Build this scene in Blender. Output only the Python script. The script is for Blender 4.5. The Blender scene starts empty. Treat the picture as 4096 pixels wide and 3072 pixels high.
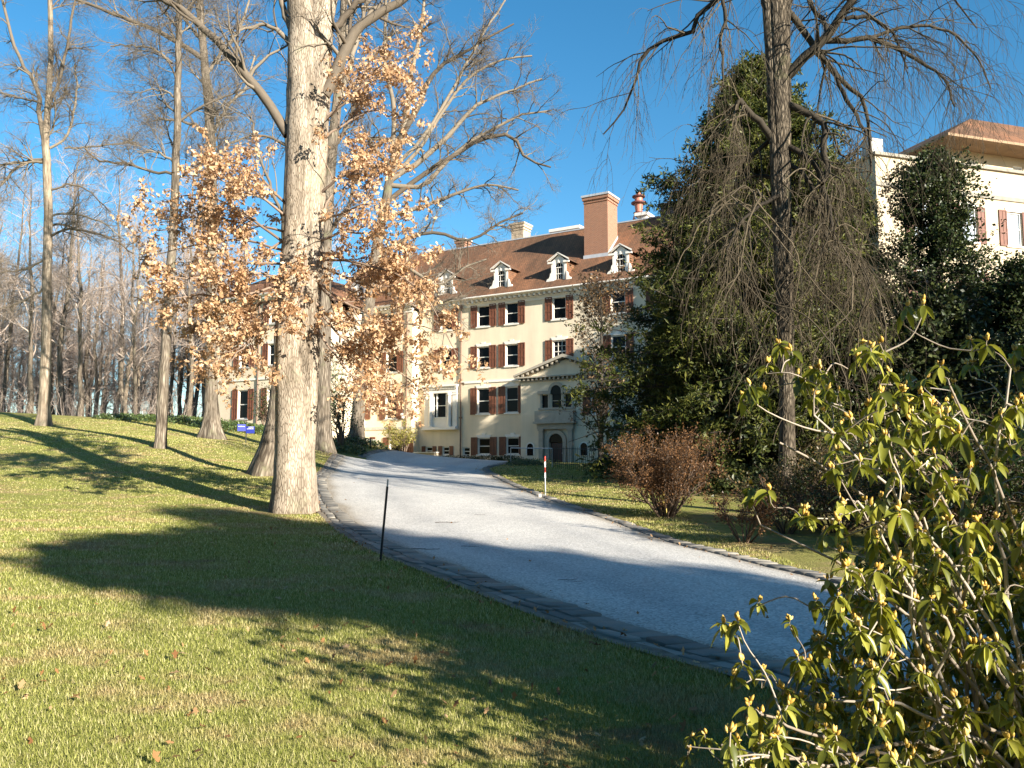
import bpy, math, random
import numpy as np
from mathutils import Vector

rng = np.random.default_rng(11)
random.seed(5)
SC = bpy.context.scene
COL = SC.collection
F = 3313.0
PITCH = math.atan(307 / F)
CP, SP = math.cos(PITCH), math.sin(PITCH)
EYE = 1.6
SUN_EL = math.radians(20.0)
SUN_A = math.radians(42.0)          # sun stands behind the viewer, this far round to the right
SUN_H = np.array([math.sin(SUN_A), -math.cos(SUN_A)])


def at(px, py, Y):
    """world point seen at pixel (px, py) of the 4096 px photograph, Y metres away"""
    a = (px - 2048) / F
    b = (1536 - py) / F
    k = Y / (CP - b * SP)
    return np.array([a * k, Y, EYE + (SP + b * CP) * k])


K2 = 4096 / 2212.0


def a2(x, y, Y):
    return at(x * K2, y * K2, Y)


# ------------------------------------------------------------------ mesh helpers
def link(o, parent=None):
    COL.objects.link(o)
    if parent is not None:
        o.parent = parent
    return o


def mesh_np(name, V, faces, mat, parent=None, rnd=None, uv=None, smooth=False, col=None):
    V = np.asarray(V, dtype=np.float32).reshape(-1, 3)
    me = bpy.data.meshes.new(name)
    faces = [np.asarray(f, dtype=np.int32) for f in faces if len(f)]
    nl = sum(f.size for f in faces)
    npoly = sum(len(f) for f in faces)
    me.vertices.add(len(V))
    me.vertices.foreach_set('co', V.ravel())
    me.loops.add(nl)
    me.loops.foreach_set('vertex_index', np.concatenate([f.ravel() for f in faces]))
    me.polygons.add(npoly)
    starts, tot = [], 0
    for f in faces:
        starts.append(tot + np.arange(len(f)) * f.shape[1])
        tot += f.size
    me.polygons.foreach_set('loop_start', np.concatenate(starts).astype(np.int32))
    if smooth:
        me.polygons.foreach_set('use_smooth', np.ones(npoly, dtype=bool))
    me.update(calc_edges=True)
    if rnd is not None:
        at_ = me.attributes.new('rnd', 'FLOAT', 'POINT')
        at_.data.foreach_set('value', np.asarray(rnd, dtype=np.float32))
    if uv is not None:
        l = me.uv_layers.new(name='UVMap')
        l.data.foreach_set('uv', np.asarray(uv, dtype=np.float32).ravel())
    if col is not None:
        for k, v in col.items():
            at_ = me.attributes.new(k, 'FLOAT', 'POINT')
            at_.data.foreach_set('value', np.asarray(v, dtype=np.float32))
    me.materials.append(mat)
    me.validate()
    o = bpy.data.objects.new(name, me)
    return link(o, parent)


class MB:
    """collects boxes, prisms and the like into ONE mesh"""

    def __init__(self):
        self.v, self.f, self.uv = [], [], []

    def poly(self, pts, uv=None):
        b = len(self.v)
        self.v += [tuple(p) for p in pts]
        self.f.append(tuple(range(b, b + len(pts))))
        self.uv.append(uv if uv is not None else [(0, 0)] * len(pts))

    def box(self, x0, x1, y0, y1, z0, z1):
        p = [(x0, y0, z0), (x1, y0, z0), (x1, y1, z0), (x0, y1, z0), (x0, y0, z1), (x1, y0, z1), (x1, y1, z1), (x0, y1, z1)]
        w, d, h = x1 - x0, y1 - y0, z1 - z0
        for q, (a, c, ou, ov) in (((0, 1, 5, 4), (w, h, x0, z0)), ((1, 2, 6, 5), (d, h, y0, z0)), ((2, 3, 7, 6), (w, h, x0, z0)),
                                  ((3, 0, 4, 7), (d, h, y0, z0)), ((4, 5, 6, 7), (w, d, x0, y0)), ((3, 2, 1, 0), (w, d, x0, y0))):
            self.poly([p[i] for i in q], [(ou, ov), (ou + a, ov), (ou + a, ov + c), (ou, ov + c)])

    def prism(self, prof, y0, y1, front_uv=False):
        """profile [(x, z)...] counter-clockwise seen from -y, extruded from y0 to y1"""
        n = len(prof)
        self.poly([(x, y0, z) for x, z in prof], [(x, z) for x, z in prof])
        self.poly([(x, y1, z) for x, z in reversed(prof)], [(x, z) for x, z in reversed(prof)])
        for i in range(n):
            a, b = prof[i], prof[(i + 1) % n]
            L = math.hypot(b[0] - a[0], b[1] - a[1])
            self.poly([(b[0], y0, b[1]), (a[0], y0, a[1]), (a[0], y1, a[1]), (b[0], y1, b[1])], [(0, L), (0, 0), (y1 - y0, 0), (y1 - y0, L)])

    def tube(self, p0, p1, r0, r1, n=8, caps=True):
        p0, p1 = Vector(p0), Vector(p1)
        d = (p1 - p0).normalized()
        a = d.orthogonal().normalized()
        c = d.cross(a)
        b = len(self.v)
        for p, r in ((p0, r0), (p1, r1)):
            for i in range(n):
                t = 2 * math.pi * i / n
                self.v.append(tuple(p + a * (r * math.cos(t)) + c * (r * math.sin(t))))
        for i in range(n):
            j = (i + 1) % n
            self.f.append((b + i, b + j, b + n + j, b + n + i))
            self.uv.append([(0, 0)] * 4)
        if caps:
            self.f.append(tuple(b + n - 1 - i for i in range(n)))
            self.uv.append([(0, 0)] * n)
            self.f.append(tuple(b + n + i for i in range(n)))
            self.uv.append([(0, 0)] * n)

    def lathe(self, prof, cx=0, cy=0, n=20):
        b = len(self.v)
        for r, z in prof:
            for i in range(n):
                t = 2 * math.pi * i / n
                self.v.append((cx + r * math.cos(t), cy + r * math.sin(t), z))
        for k in range(len(prof) - 1):
            for i in range(n):
                j = (i + 1) % n
                self.f.append((b + k * n + i, b + k * n + j, b + (k + 1) * n + j, b + (k + 1) * n + i))
                self.uv.append([(0, 0)] * 4)

    def build(self, name, mat, parent=None, loc=None, bevel=0, smooth=False):
        me = bpy.data.meshes.new(name)
        me.from_pydata(self.v, [], self.f)
        l = me.uv_layers.new(name='UVMap')
        flat = [c for u in self.uv for p in u for c in p]
        l.data.foreach_set('uv', flat)
        if smooth:
            me.polygons.foreach_set('use_smooth', [True] * len(me.polygons))
        me.update()
        me.materials.append(mat)
        o = bpy.data.objects.new(name, me)
        link(o, parent)
        if loc is not None:
            o.location = loc
        if bevel:
            m = o.modifiers.new('bevel', 'BEVEL')
            m.width = bevel
            m.segments = 2
            m.limit_method = 'ANGLE'
        return o


def tag(o, label, cat, group=None, kind=None):
    if kind:
        o['kind'] = kind
    if label:
        o['label'] = label
    if cat:
        o['category'] = cat
    if group:
        o['group'] = group
    return o


def structure(o):
    o['kind'] = 'structure'
    return o


def empty(name, loc, label, cat, group=None, rz=0.0):
    o = bpy.data.objects.new(name, None)
    o.empty_display_size = 0.3
    o.location = tuple(float(c) for c in loc)
    o.rotation_euler = (0, 0, rz)
    COL.objects.link(o)
    return tag(o, label, cat, group)


def copy_tree(o, parent=None):
    c = o.copy()
    COL.objects.link(c)
    if parent is not None:
        c.parent = parent
    for ch in o.children:
        copy_tree(ch, c)
    return c


# ------------------------------------------------------------------ tubes (trunks, limbs, twigs), all vectorised
def unit(v):
    return v / np.maximum(np.linalg.norm(v, axis=-1, keepdims=True), 1e-9)


def catmull(P, n, R=None):
    P = np.asarray(P, float)
    Q = np.vstack([2 * P[0] - P[1], P, 2 * P[-1] - P[-2]])
    d = np.r_[0, np.cumsum(np.linalg.norm(np.diff(P, axis=0), axis=1))]
    s = np.linspace(0, d[-1], n)
    k = np.clip(np.searchsorted(d, s, side='right') - 1, 0, len(P) - 2)
    t = ((s - d[k]) / np.maximum(d[k + 1] - d[k], 1e-9))[:, None]
    p0, p1, p2, p3 = Q[k], Q[k + 1], Q[k + 2], Q[k + 3]
    out = 0.5 * (2 * p1 + (p2 - p0) * t + (2 * p0 - 5 * p1 + 4 * p2 - p3) * t * t + (3 * p1 - p0 - 3 * p2 + p3) * t ** 3)
    if R is None:
        return out
    return out, np.interp(s, d, np.asarray(R, float))


class Tubes:
    def __init__(self):
        self.V, self.Fq, self.UV, self.n, self.r = [], [], [], 0, []

    def add(self, P, R, sides=4, lumps=0.0, flare=None):
        P = np.asarray(P, float)
        R = np.asarray(R, float)
        if P.ndim == 2:
            P, R = P[None], R[None]
        N, S, _ = P.shape
        T = unit(np.gradient(P, axis=1))
        m = unit(P[:, -1] - P[:, 0])
        ax = np.zeros_like(m)
        ax[np.arange(N), np.argmin(np.abs(m), axis=1)] = 1
        ref = unit(np.cross(m, ax))[:, None, :]
        A = unit(ref - (ref * T).sum(-1, keepdims=True) * T)
        B = np.cross(T, A)
        th = np.arange(sides) * 2 * math.pi / sides
        RR = R[:, :, None] * np.ones(sides)
        if lumps:
            L = np.r_[0, np.cumsum(np.linalg.norm(np.diff(P[0], axis=0), axis=1))]
            for k in range(2, 9):
                ph, fr, am = rng.uniform(0, 6.28), rng.uniform(-0.5, 0.5), rng.uniform(0.3, 1.0)
                RR = RR * (1 + lumps * am / k ** .6 * np.cos(k * th[None, None] + ph + fr * L[None, :, None] * 2))
        if flare is not None:      # root flare: (height, amount, number of buttresses)
            h, am, nb = flare
            z = P[:, :, 2] - P[:, :1, 2]
            w = np.exp(-np.maximum(z, 0) / h)[:, :, None]
            RR = RR * (1 + am * w * (0.55 + 0.45 * np.cos(nb * th[None, None] + rng.uniform(0, 6)) + 0.2 * np.cos((nb + 2) * th[None, None] + 1)))
        V = P[:, :, None] + RR[..., None] * (A[:, :, None] * np.cos(th)[:, None] + B[:, :, None] * np.sin(th)[:, None])
        i = np.arange(N)[:, None, None] * S * sides + np.arange(S - 1)[None, :, None] * sides
        k = np.arange(sides)[None, None]
        k2 = (k + 1) % sides
        f = np.stack([i + k, i + k2, i + sides + k2, i + sides + k], -1).reshape(-1, 4) + self.n
        L = np.concatenate([np.zeros((N, 1)), np.cumsum(np.linalg.norm(np.diff(P, axis=1), axis=2), axis=1)], 1)
        circ = (2 * math.pi * R.max(1))[:, None, None]
        off = rng.uniform(0, 50, N)[:, None, None]
        one = np.ones((N, S - 1, sides))
        u0, u1 = k / sides * circ * one + off, (k + 1) / sides * circ * one + off
        v0, v1 = L[:, :-1, None] * one + off, L[:, 1:, None] * one + off
        uv = np.stack([np.stack([u0, v0], -1), np.stack([u1, v0], -1), np.stack([u1, v1], -1), np.stack([u0, v1], -1)], -2).reshape(-1, 2)
        self.V.append(V.reshape(-1, 3))
        self.Fq.append(f)
        self.UV.append(uv)
        self.r.append(np.repeat(rng.uniform(0, 1, N), S * sides))
        self.n += N * S * sides
        return self

    def build(self, name, mat, parent=None, origin=None, smooth=True):
        V = np.concatenate(self.V)
        if origin is not None:
            V = V - np.asarray(origin)
        return mesh_np(name, V, [np.concatenate(self.Fq)], mat, parent, rnd=np.concatenate(self.r), uv=np.concatenate(self.UV), smooth=smooth)


def children(P, R, per, t=(0.3, 1), L=(1, 2), ang=(30, 60), S=6, up=0.0, grav=0.0, wob=0.12, rs=0.6, rmax=1.0, rmin=0.004, tip=0.3, shrink=0.3, g=None):
    """grow side shoots from polylines P (N,S,3)"""
    g = g or rng
    P = np.asarray(P, float)
    R = np.asarray(R, float)
    if P.ndim == 2:
        P, R = P[None], R[None]
    N, S0, _ = P.shape
    idx = np.repeat(np.arange(N), per)
    M = len(idx)
    tt = g.uniform(t[0], t[1], M)
    x = tt * (S0 - 1)
    k = np.clip(x.astype(int), 0, S0 - 2)
    fr = (x - k)[:, None]
    p = P[idx, k] * (1 - fr) + P[idx, k + 1] * fr
    r = R[idx, k] * (1 - fr[:, 0]) + R[idx, k + 1] * fr[:, 0]
    T = unit(P[idx, k + 1] - P[idx, k])
    q = unit(np.cross(T, g.normal(size=(M, 3))))
    a = np.radians(g.uniform(ang[0], ang[1], M))[:, None]
    D = T * np.cos(a) + q * np.sin(a)
    D[:, 2] += up
    D = unit(D)
    Ln = g.uniform(L[0], L[1], M) * (1 - shrink * tt)
    out = np.zeros((M, S, 3))
    out[:, 0] = p
    for s in range(1, S):
        D = D + wob * g.normal(size=(M, 3))
        D[:, 2] += grav
        D = unit(D)
        out[:, s] = out[:, s - 1] + D * (Ln / (S - 1))[:, None]
    r0 = np.clip(r * rs, rmin, rmax)
    RR = r0[:, None] * np.linspace(1, tip, S)[None]
    return out, np.maximum(RR, rmin * 0.5)


def limb(pts, Y, r, n=14, wob=0.02, sc=None):
    """limb through points (x, y[, dY]) of the 2212 px picture about Y metres away; r in those pixels"""
    W = np.array([a2(p[0], p[1], Y + (p[2] if len(p) > 2 else 0)) for p in pts])
    k = K2 * Y / F
    r = np.interp(np.linspace(0, 1, len(pts)), np.linspace(0, 1, len(r)), r) * k
    P, R = catmull(W, n, r)
    J = rng.normal(size=P.shape) * wob
    J[0] = 0
    return P + J, R


# ------------------------------------------------------------------ leaves
def basis(N, g, down=0.0, flat=0.0):
    d = g.normal(size=(N, 3))
    d[:, 2] -= down
    d = unit(d)
    n = g.normal(size=(N, 3))
    n[:, 2] += flat * np.sign(n[:, 2] + .3)
    s = unit(np.cross(d, n))
    return d, s, np.cross(s, d)


LEAF_SHAPES = {
    'diamond': (np.array([[0, 0, 0], [.32, .45, .1], [0, 1, 0], [-.32, .45, .1]]), [[0, 1, 2], [0, 2, 3]]),
    'spray': (np.array([[0, 0, 0], [.15, .5, .05], [0, 1, -.08], [-.15, .5, .05]]), [[0, 1, 2], [0, 2, 3]]),
    'oval': (np.array([[0, 0, 0], [.2, .25, .07], [.24, .55, .08], [0, 1, -.05], [-.24, .55, .08], [-.2, .25, .07]]), [[0, 1, 2, 3], [0, 3, 4, 5]]),
    'oak': (np.array([[0, 0, 0], [.2, .2, .05], [.12, .38, .0], [.34, .58, .12], [.16, .72, .02], [0, 1, .08],
                      [-.16, .72, .02], [-.34, .58, .12], [-.12, .38, 0], [-.2, .2, .05]]), [[0, 1, 2, 3, 4, 5], [0, 5, 6, 7, 8, 9]]),
}


def leaves(C, size, g=None, shape='diamond', down=0.0, flat=0.0, D=None):
    g = g or rng
    C = np.asarray(C)
    N = len(C)
    d, s, n = basis(N, g, down, flat)
    if D is not None:
        d = unit(D + 0.25 * g.normal(size=D.shape))
        s = unit(np.cross(d, n + .01))
        n = np.cross(s, d)
    L, fc = LEAF_SHAPES[shape]
    sz = (g.uniform(size[0], size[1], N))[:, None, None]
    V = C[:, None] + sz * (L[None, :, :1] * s[:, None] + L[None, :, 1:2] * d[:, None] + L[None, :, 2:3] * n[:, None] * g.uniform(-1, 2.5, N)[:, None, None])
    k = len(L)
    Fc = (np.arange(N)[:, None, None] * k + np.array(fc)[None]).reshape(-1, len(fc[0]))
    return V.reshape(-1, 3), Fc, np.repeat(g.uniform(0, 1, N), k)


def leaf_obj(name, C, size, mat, parent=None, origin=None, **kw):
    V, Fc, r = leaves(C, size, **kw)
    if origin is not None:
        V = V - np.asarray(origin)
    return mesh_np(name, V, [Fc], mat, parent, rnd=r)


# ------------------------------------------------------------------ materials
def new_mat(name):
    m = bpy.data.materials.new(name)
    m.use_nodes = True
    nt = m.node_tree
    for n in list(nt.nodes):
        nt.nodes.remove(n)
    out = nt.nodes.new('ShaderNodeOutputMaterial')
    return m, nt, out


def N(nt, typ, **kw):
    n = nt.nodes.new(typ)
    for k, v in kw.items():
        if k.startswith('i_'):
            key = k[2:]
            n.inputs[int(key) if key.isdigit() else key.replace('_', ' ')].default_value = v
        else:
            setattr(n, k, v)
    return n


def ramp(nt, stops, fac=None):
    n = nt.nodes.new('ShaderNodeValToRGB')
    el = n.color_ramp.elements
    while len(el) < len(stops):
        el.new(0.5)
    for e, (p, c) in zip(el, stops):
        e.position = p
        e.color = (*c, 1) if len(c) == 3 else c
    if fac is not None:
        nt.links.new(fac, n.inputs[0])
    return n


def mixc(nt, fac, a, b, mode='MIX'):
    n = nt.nodes.new('ShaderNodeMix')
    n.data_type = 'RGBA'
    n.blend_type = mode
    for s, v in ((0, fac), (6, a), (7, b)):
        if isinstance(v, (int, float)):
            n.inputs[s].default_value = v
        elif isinstance(v, tuple):
            n.inputs[s].default_value = (*v, 1) if len(v) == 3 else v
        else:
            nt.links.new(v, n.inputs[s])
    return n.outputs[2]


def principled(nt, out, color, rough=0.7, spec=0.3, bump=None, bstr=0.3, bdist=0.02, metallic=0.0):
    b = nt.nodes.new('ShaderNodeBsdfPrincipled')
    if isinstance(color, tuple):
        b.inputs['Base Color'].default_value = (*color, 1)
    else:
        nt.links.new(color, b.inputs['Base Color'])
    if isinstance(rough, (int, float)):
        b.inputs['Roughness'].default_value = rough
    else:
        nt.links.new(rough, b.inputs['Roughness'])
    b.inputs['Specular IOR Level'].default_value = spec
    b.inputs['Metallic'].default_value = metallic
    if bump is not None:
        bn = N(nt, 'ShaderNodeBump', i_Strength=bstr, i_Distance=bdist)
        nt.links.new(bump, bn.inputs['Height'])
        nt.links.new(bn.outputs[0], b.inputs['Normal'])
    nt.links.new(b.outputs[0], out.inputs[0])
    return b


def noise(nt, vec, scale, detail=4, rough=0.55, out='Fac'):
    n = N(nt, 'ShaderNodeTexNoise', i_Scale=scale, i_Detail=detail, i_Roughness=rough)
    if vec is not None:
        nt.links.new(vec, n.inputs['Vector'])
    return n.outputs[out]


def mapping(nt, vec, scale=(1, 1, 1), rot=(0, 0, 0), loc=(0, 0, 0)):
    m = N(nt, 'ShaderNodeMapping')
    m.inputs['Scale'].default_value = scale
    m.inputs['Rotation'].default_value = rot
    m.inputs['Location'].default_value = loc
    nt.links.new(vec, m.inputs['Vector'])
    return m.outputs[0]


def math_n(nt, op, a, b=0.0, clamp=False):
    n = N(nt, 'ShaderNodeMath', operation=op, use_clamp=clamp)
    for i, v in enumerate((a, b)):
        if isinstance(v, (int, float)):
            n.inputs[i].default_value = v
        else:
            nt.links.new(v, n.inputs[i])
    return n.outputs[0]


def mat_plain(name, c, rough=0.6, spec=0.3, var=0.12, scale=3.0, metallic=0.0):
    m, nt, out = new_mat(name)
    tc = N(nt, 'ShaderNodeTexCoord')
    nz = noise(nt, tc.outputs['Object'], scale, 5, .6)
    lo = tuple(x * (1 - var) for x in c)
    hi = tuple(min(1, x * (1 + var)) for x in c)
    r = ramp(nt, [(0.3, lo), (0.7, hi)], nz)
    principled(nt, out, r.outputs[0], rough, spec, bump=nz, bstr=.1, metallic=metallic)
    return m


def mat_bark(name, dark, light, moss=None, us=9.0, vs=2.0, crack=0.35, bstr=.8, bdist=.02):
    m, nt, out = new_mat(name)
    uvn = N(nt, 'ShaderNodeUVMap')
    v = mapping(nt, uvn.outputs[0], (us, vs, 1))
    warp = noise(nt, mapping(nt, uvn.outputs[0], (us * .6, vs, 1)), 1.5, 4, .6, 'Color')
    v2 = mixc(nt, 0.18, v, warp, 'ADD')
    vo = N(nt, 'ShaderNodeTexVoronoi', feature='DISTANCE_TO_EDGE', i_Scale=1.0)
    nt.links.new(v2, vo.inputs['Vector'])
    crk = ramp(nt, [(0.0, (0, 0, 0)), (crack, (1, 1, 1))], vo.outputs['Distance'])
    fine = noise(nt, mapping(nt, uvn.outputs[0], (us * 3, vs * 3, 1)), 2.0, 5, .65)
    big = noise(nt, mapping(nt, uvn.outputs[0], (1.3, .6, 1)), 1.2, 4, .6)
    f = math_n(nt, 'MULTIPLY', crk.outputs[0], math_n(nt, 'ADD', math_n(nt, 'MULTIPLY', fine, .8), .45), clamp=True)
    c = mixc(nt, f, dark, light)
    patch = ramp(nt, [(0.36, (.55, .53, .5)), (0.5, (.92, .9, .87)), (0.64, (1.14, 1.11, 1.06))], big)
    c = mixc(nt, 1.0, c, patch.outputs[0], 'MULTIPLY')
    strk = noise(nt, mapping(nt, uvn.outputs[0], (4.5, .28, 1), loc=(3, 7, 0)), 1.5, 4, .6)
    c = mixc(nt, 1.0, c, ramp(nt, [(.34, (.68, .66, .63)), (.56, (1.05, 1.05, 1.05))], strk).outputs[0], 'MULTIPLY')
    if moss:
        tc = N(nt, 'ShaderNodeTexCoord')
        mz = noise(nt, tc.outputs['Object'], 1.1, 5, .7)
        mr = ramp(nt, [(0.56, (0, 0, 0)), (0.72, (.55, .55, .55))], mz)
        c = mixc(nt, mr.outputs[0], c, moss)
    h = math_n(nt, 'ADD', math_n(nt, 'MULTIPLY', crk.outputs[0], .8), math_n(nt, 'MULTIPLY', fine, .35))
    principled(nt, out, c, .85, .15, bump=h, bstr=bstr, bdist=bdist)
    return m


def mat_twig(name, a, b):
    m, nt, out = new_mat(name)
    at_ = N(nt, 'ShaderNodeAttribute', attribute_name='rnd')
    uvn = N(nt, 'ShaderNodeUVMap')
    nz = noise(nt, mapping(nt, uvn.outputs[0], (20, 6, 1)), 1.0, 3, .6)
    f = math_n(nt, 'ADD', math_n(nt, 'MULTIPLY', at_.outputs['Fac'], .6), math_n(nt, 'MULTIPLY', nz, .4))
    r = ramp(nt, [(0.15, a), (0.85, b)], f)
    principled(nt, out, r.outputs[0], .8, .2)
    return m


def mat_leaf(name, stops, transl=0.3, tcol=None, gloss=0.06, grough=.4):
    m, nt, out = new_mat(name)
    at_ = N(nt, 'ShaderNodeAttribute', attribute_name='rnd')
    g = N(nt, 'ShaderNodeNewGeometry')
    nz = noise(nt, g.outputs['Position'], .9, 3, .6)
    f = math_n(nt, 'ADD', math_n(nt, 'MULTIPLY', at_.outputs['Fac'], .75), math_n(nt, 'MULTIPLY', nz, .25))
    r = ramp(nt, stops, f)
    d = N(nt, 'ShaderNodeBsdfDiffuse')
    t = N(nt, 'ShaderNodeBsdfTranslucent')
    nt.links.new(r.outputs[0], d.inputs[0])
    if tcol:
        nt.links.new(mixc(nt, .5, r.outputs[0], tcol), t.inputs[0])
    else:
        nt.links.new(r.outputs[0], t.inputs[0])
    mx = N(nt, 'ShaderNodeMixShader', i_0=transl)
    nt.links.new(d.outputs[0], mx.inputs[1])
    nt.links.new(t.outputs[0], mx.inputs[2])
    gl = N(nt, 'ShaderNodeBsdfGlossy', i_Roughness=grough)
    fr = N(nt, 'ShaderNodeLayerWeight', i_Blend=.25)
    mx2 = N(nt, 'ShaderNodeMixShader')
    nt.links.new(math_n(nt, 'ADD', math_n(nt, 'MULTIPLY', fr.outputs[1], .25 if gloss > .03 else .05), gloss), mx2.inputs[0])
    nt.links.new(mx.outputs[0], mx2.inputs[1])
    nt.links.new(gl.outputs[0], mx2.inputs[2])
    nt.links.new(mx2.outputs[0], out.inputs[0])
    return m


def mat_brick(name, c1, c2, mortar, bw, rh, ms, offs=.5, blotch=None, bstr=.3, rough=.85):
    m, nt, out = new_mat(name)
    uvn = N(nt, 'ShaderNodeUVMap')
    b = N(nt, 'ShaderNodeTexBrick', offset=offs)
    b.inputs['Scale'].default_value = 1.0
    b.inputs['Brick Width'].default_value = bw
    b.inputs['Row Height'].default_value = rh
    b.inputs['Mortar Size'].default_value = ms
    b.inputs['Color1'].default_value = (*c1, 1)
    b.inputs['Color2'].default_value = (*c2, 1)
    b.inputs['Mortar'].default_value = (*mortar, 1)
    b.inputs['Bias'].default_value = 0.0
    nt.links.new(uvn.outputs[0], b.inputs['Vector'])
    c = b.outputs['Color']
    if blotch:
        nz = noise(nt, mapping(nt, uvn.outputs[0], (.28, .2, 1)), 1.0, 5, .6)
        r = ramp(nt, blotch, nz)
        c = mixc(nt, 1.0, c, r.outputs[0], 'MULTIPLY')
        nz2 = noise(nt, mapping(nt, uvn.outputs[0], (3, .35, 1)), 1.0, 4, .6)
        r2 = ramp(nt, [(.35, (.8, .8, .8)), (.65, (1.1, 1.1, 1.1))], nz2)
        c = mixc(nt, 1.0, c, r2.outputs[0], 'MULTIPLY')
    principled(nt, out, c, rough, .2, bump=math_n(nt, 'SUBTRACT', 1.0, b.outputs['Fac']), bstr=bstr, bdist=.01)
    return m


def mat_stucco(name, c, var=.1):
    m, nt, out = new_mat(name)
    tc = N(nt, 'ShaderNodeTexCoord')
    o = tc.outputs['Object']
    big = noise(nt, o, .35, 4, .6)
    streak = noise(nt, mapping(nt, o, (1.2, 1.2, .12)), 1.0, 5, .6)
    fine = noise(nt, o, 30, 3, .6)
    f = math_n(nt, 'ADD', math_n(nt, 'MULTIPLY', big, .5), math_n(nt, 'MULTIPLY', streak, .5))
    r = ramp(nt, [(.3, tuple(x * (1 - var) for x in c)), (.65, tuple(x * (1 + var * .5) for x in c))], f)
    principled(nt, out, r.outputs[0], .9, .1, bump=fine, bstr=.15, bdist=.01)
    return m


M = {}
M['oak_bark'] = mat_bark('oak_bark', (.23, .185, .14), (.50, .43, .345), moss=(.36, .34, .22), us=24, vs=5.0, crack=.16, bstr=.8, bdist=.015)
M['grey_bark'] = mat_bark('grey_bark', (.12, .097, .075), (.38, .33, .265), moss=(.20, .21, .11), us=10, vs=1.6, crack=.4, bdist=.03)
M['pale_bark'] = mat_bark('pale_bark', (.22, .175, .13), (.55, .475, .375), moss=(.30, .30, .2), us=7, vs=1.0, crack=.5, bstr=.5)
M['dark_bark'] = mat_bark('dark_bark', (.05, .042, .035), (.17, .15, .125), moss=(.12, .13, .06), us=11, vs=3, crack=.4, bdist=.03)
M['weep_bark'] = mat_bark('weep_bark', (.035, .028, .02), (.24, .20, .15), moss=(.17, .175, .08), us=15, vs=4, crack=.35, bdist=.03)
M['limb'] = mat_twig('limb_bark', (.085, .066, .048), (.26, .215, .16))
M['twig'] = mat_twig('twig_bark', (.14, .10, .075), (.34, .25, .185))
M['wood_twig'] = mat_twig('glare_paled_twig', (.27, .21, .175), (.52, .43, .36))  # lightened to hold the pale glare over the woods
M['weep_limb'] = mat_twig('weeping_limb', (.018, .014, .010), (.06, .048, .032))
M['weep_twig'] = mat_twig('weeping_twig', (.035, .028, .018), (.14, .11, .07))
M['shrub_stem'] = mat_twig('shrub_stem', (.07, .05, .035), (.2, .14, .1))
M['rhodo_stem'] = mat_twig('rhododendron_stem', (.20, .16, .12), (.50, .43, .35))
M['brown_leaf'] = mat_leaf('brown_oak_leaf', [(.05, (.24, .12, .055)), (.3, (.48, .285, .145)), (.65, (.66, .43, .245)), (.95, (.78, .58, .37))], .3, gloss=.02)
M['hemlock_leaf'] = mat_leaf('evergreen_needles', [(.1, (.022, .032, .008)), (.5, (.068, .082, .016)), (.95, (.17, .165, .04))], .2, gloss=.01)
M['holly_leaf'] = mat_leaf('holly_leaf', [(.1, (.014, .024, .008)), (.6, (.038, .055, .014)), (.95, (.095, .105, .028))], .15, gloss=.02, grough=.4)
M['dark_leaf'] = mat_leaf('dark_shrub_leaf', [(.1, (.015, .022, .009)), (.6, (.04, .055, .018)), (.95, (.10, .11, .03))], .2, gloss=.02)
M['yew_leaf'] = mat_leaf('bronze_shrub_leaf', [(.1, (.03, .035, .012)), (.5, (.085, .075, .025)), (.95, (.2, .12, .045))], .25, gloss=.03)
M['red_leaf'] = mat_leaf('russet_leaf', [(.1, (.075, .036, .015)), (.5, (.175, .085, .034)), (.95, (.30, .165, .075))], .3, gloss=.02)
M['sparse_leaf'] = mat_leaf('sparse_brown_leaf', [(.1, (.05, .03, .018)), (.6, (.11, .07, .035)), (.95, (.35, .2, .08))], .25, gloss=.02)
M['gold_leaf'] = mat_leaf('yellow_green_leaf', [(.1, (.16, .15, .03)), (.5, (.36, .33, .07)), (.95, (.55, .46, .14))], .35, gloss=.03)
M['ivy_leaf'] = mat_leaf('ivy_leaf', [(.1, (.035, .06, .015)), (.5, (.08, .125, .03)), (.95, (.16, .2, .055))], .2, gloss=.05)
M['rhodo_leaf'] = mat_leaf('rhododendron_leaf', [(.05, (.055, .07, .010)), (.4, (.18, .19, .022)), (.8, (.35, .34, .05)), (.96, (.48, .44, .10)), (1.0, (.5, .22, .07))], .3, tcol=(.38, .38, .02), gloss=.03, grough=.35)
M['bud'] = mat_leaf('yellow_bud', [(.1, (.48, .28, .05)), (.6, (.72, .48, .10)), (.95, (.85, .66, .26))], .15, gloss=.03)
M['litter_leaf'] = mat_leaf('fallen_leaf', [(.1, (.20, .09, .035)), (.5, (.42, .22, .09)), (.95, (.62, .44, .25))], .25, gloss=.02)
M['stucco'] = mat_stucco('cream_stucco', (.76, .645, .475), .2)
M['stucco_light'] = mat_stucco('pale_cream_stucco', (.57, .47, .33), .18)
M['white'] = mat_plain('white_painted_wood', (.78, .735, .66), .5, .3, .05)
M['trim'] = mat_plain('shade_toned_stone', (.40, .355, .285), .8, .2, .12)  # stone tone lowered to carry the shade lying on the entrance
M['grey_stone'] = mat_plain('grey_stone', (.42, .40, .36), .8, .2, .15)
M['shutter'] = mat_plain('brown_shutter_paint', (.155, .058, .032), .5, .35, .2, 5)
M['ledge'] = mat_plain('weathered_ledge', (.30, .27, .22), .85, .15, .2)
M['lead'] = mat_plain('lead_flashing', (.42, .44, .47), .55, .4, .1)
M['roof'] = mat_brick('roof_tile', (.25, .128, .074), (.17, .099, .062), (.085, .05, .036), .19, .16, .012, blotch=[(.30, (.55, .60, .60)), (.46, (.88, .86, .82)), (.60, (1.22, 1.08, .95))], bstr=.6)
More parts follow.
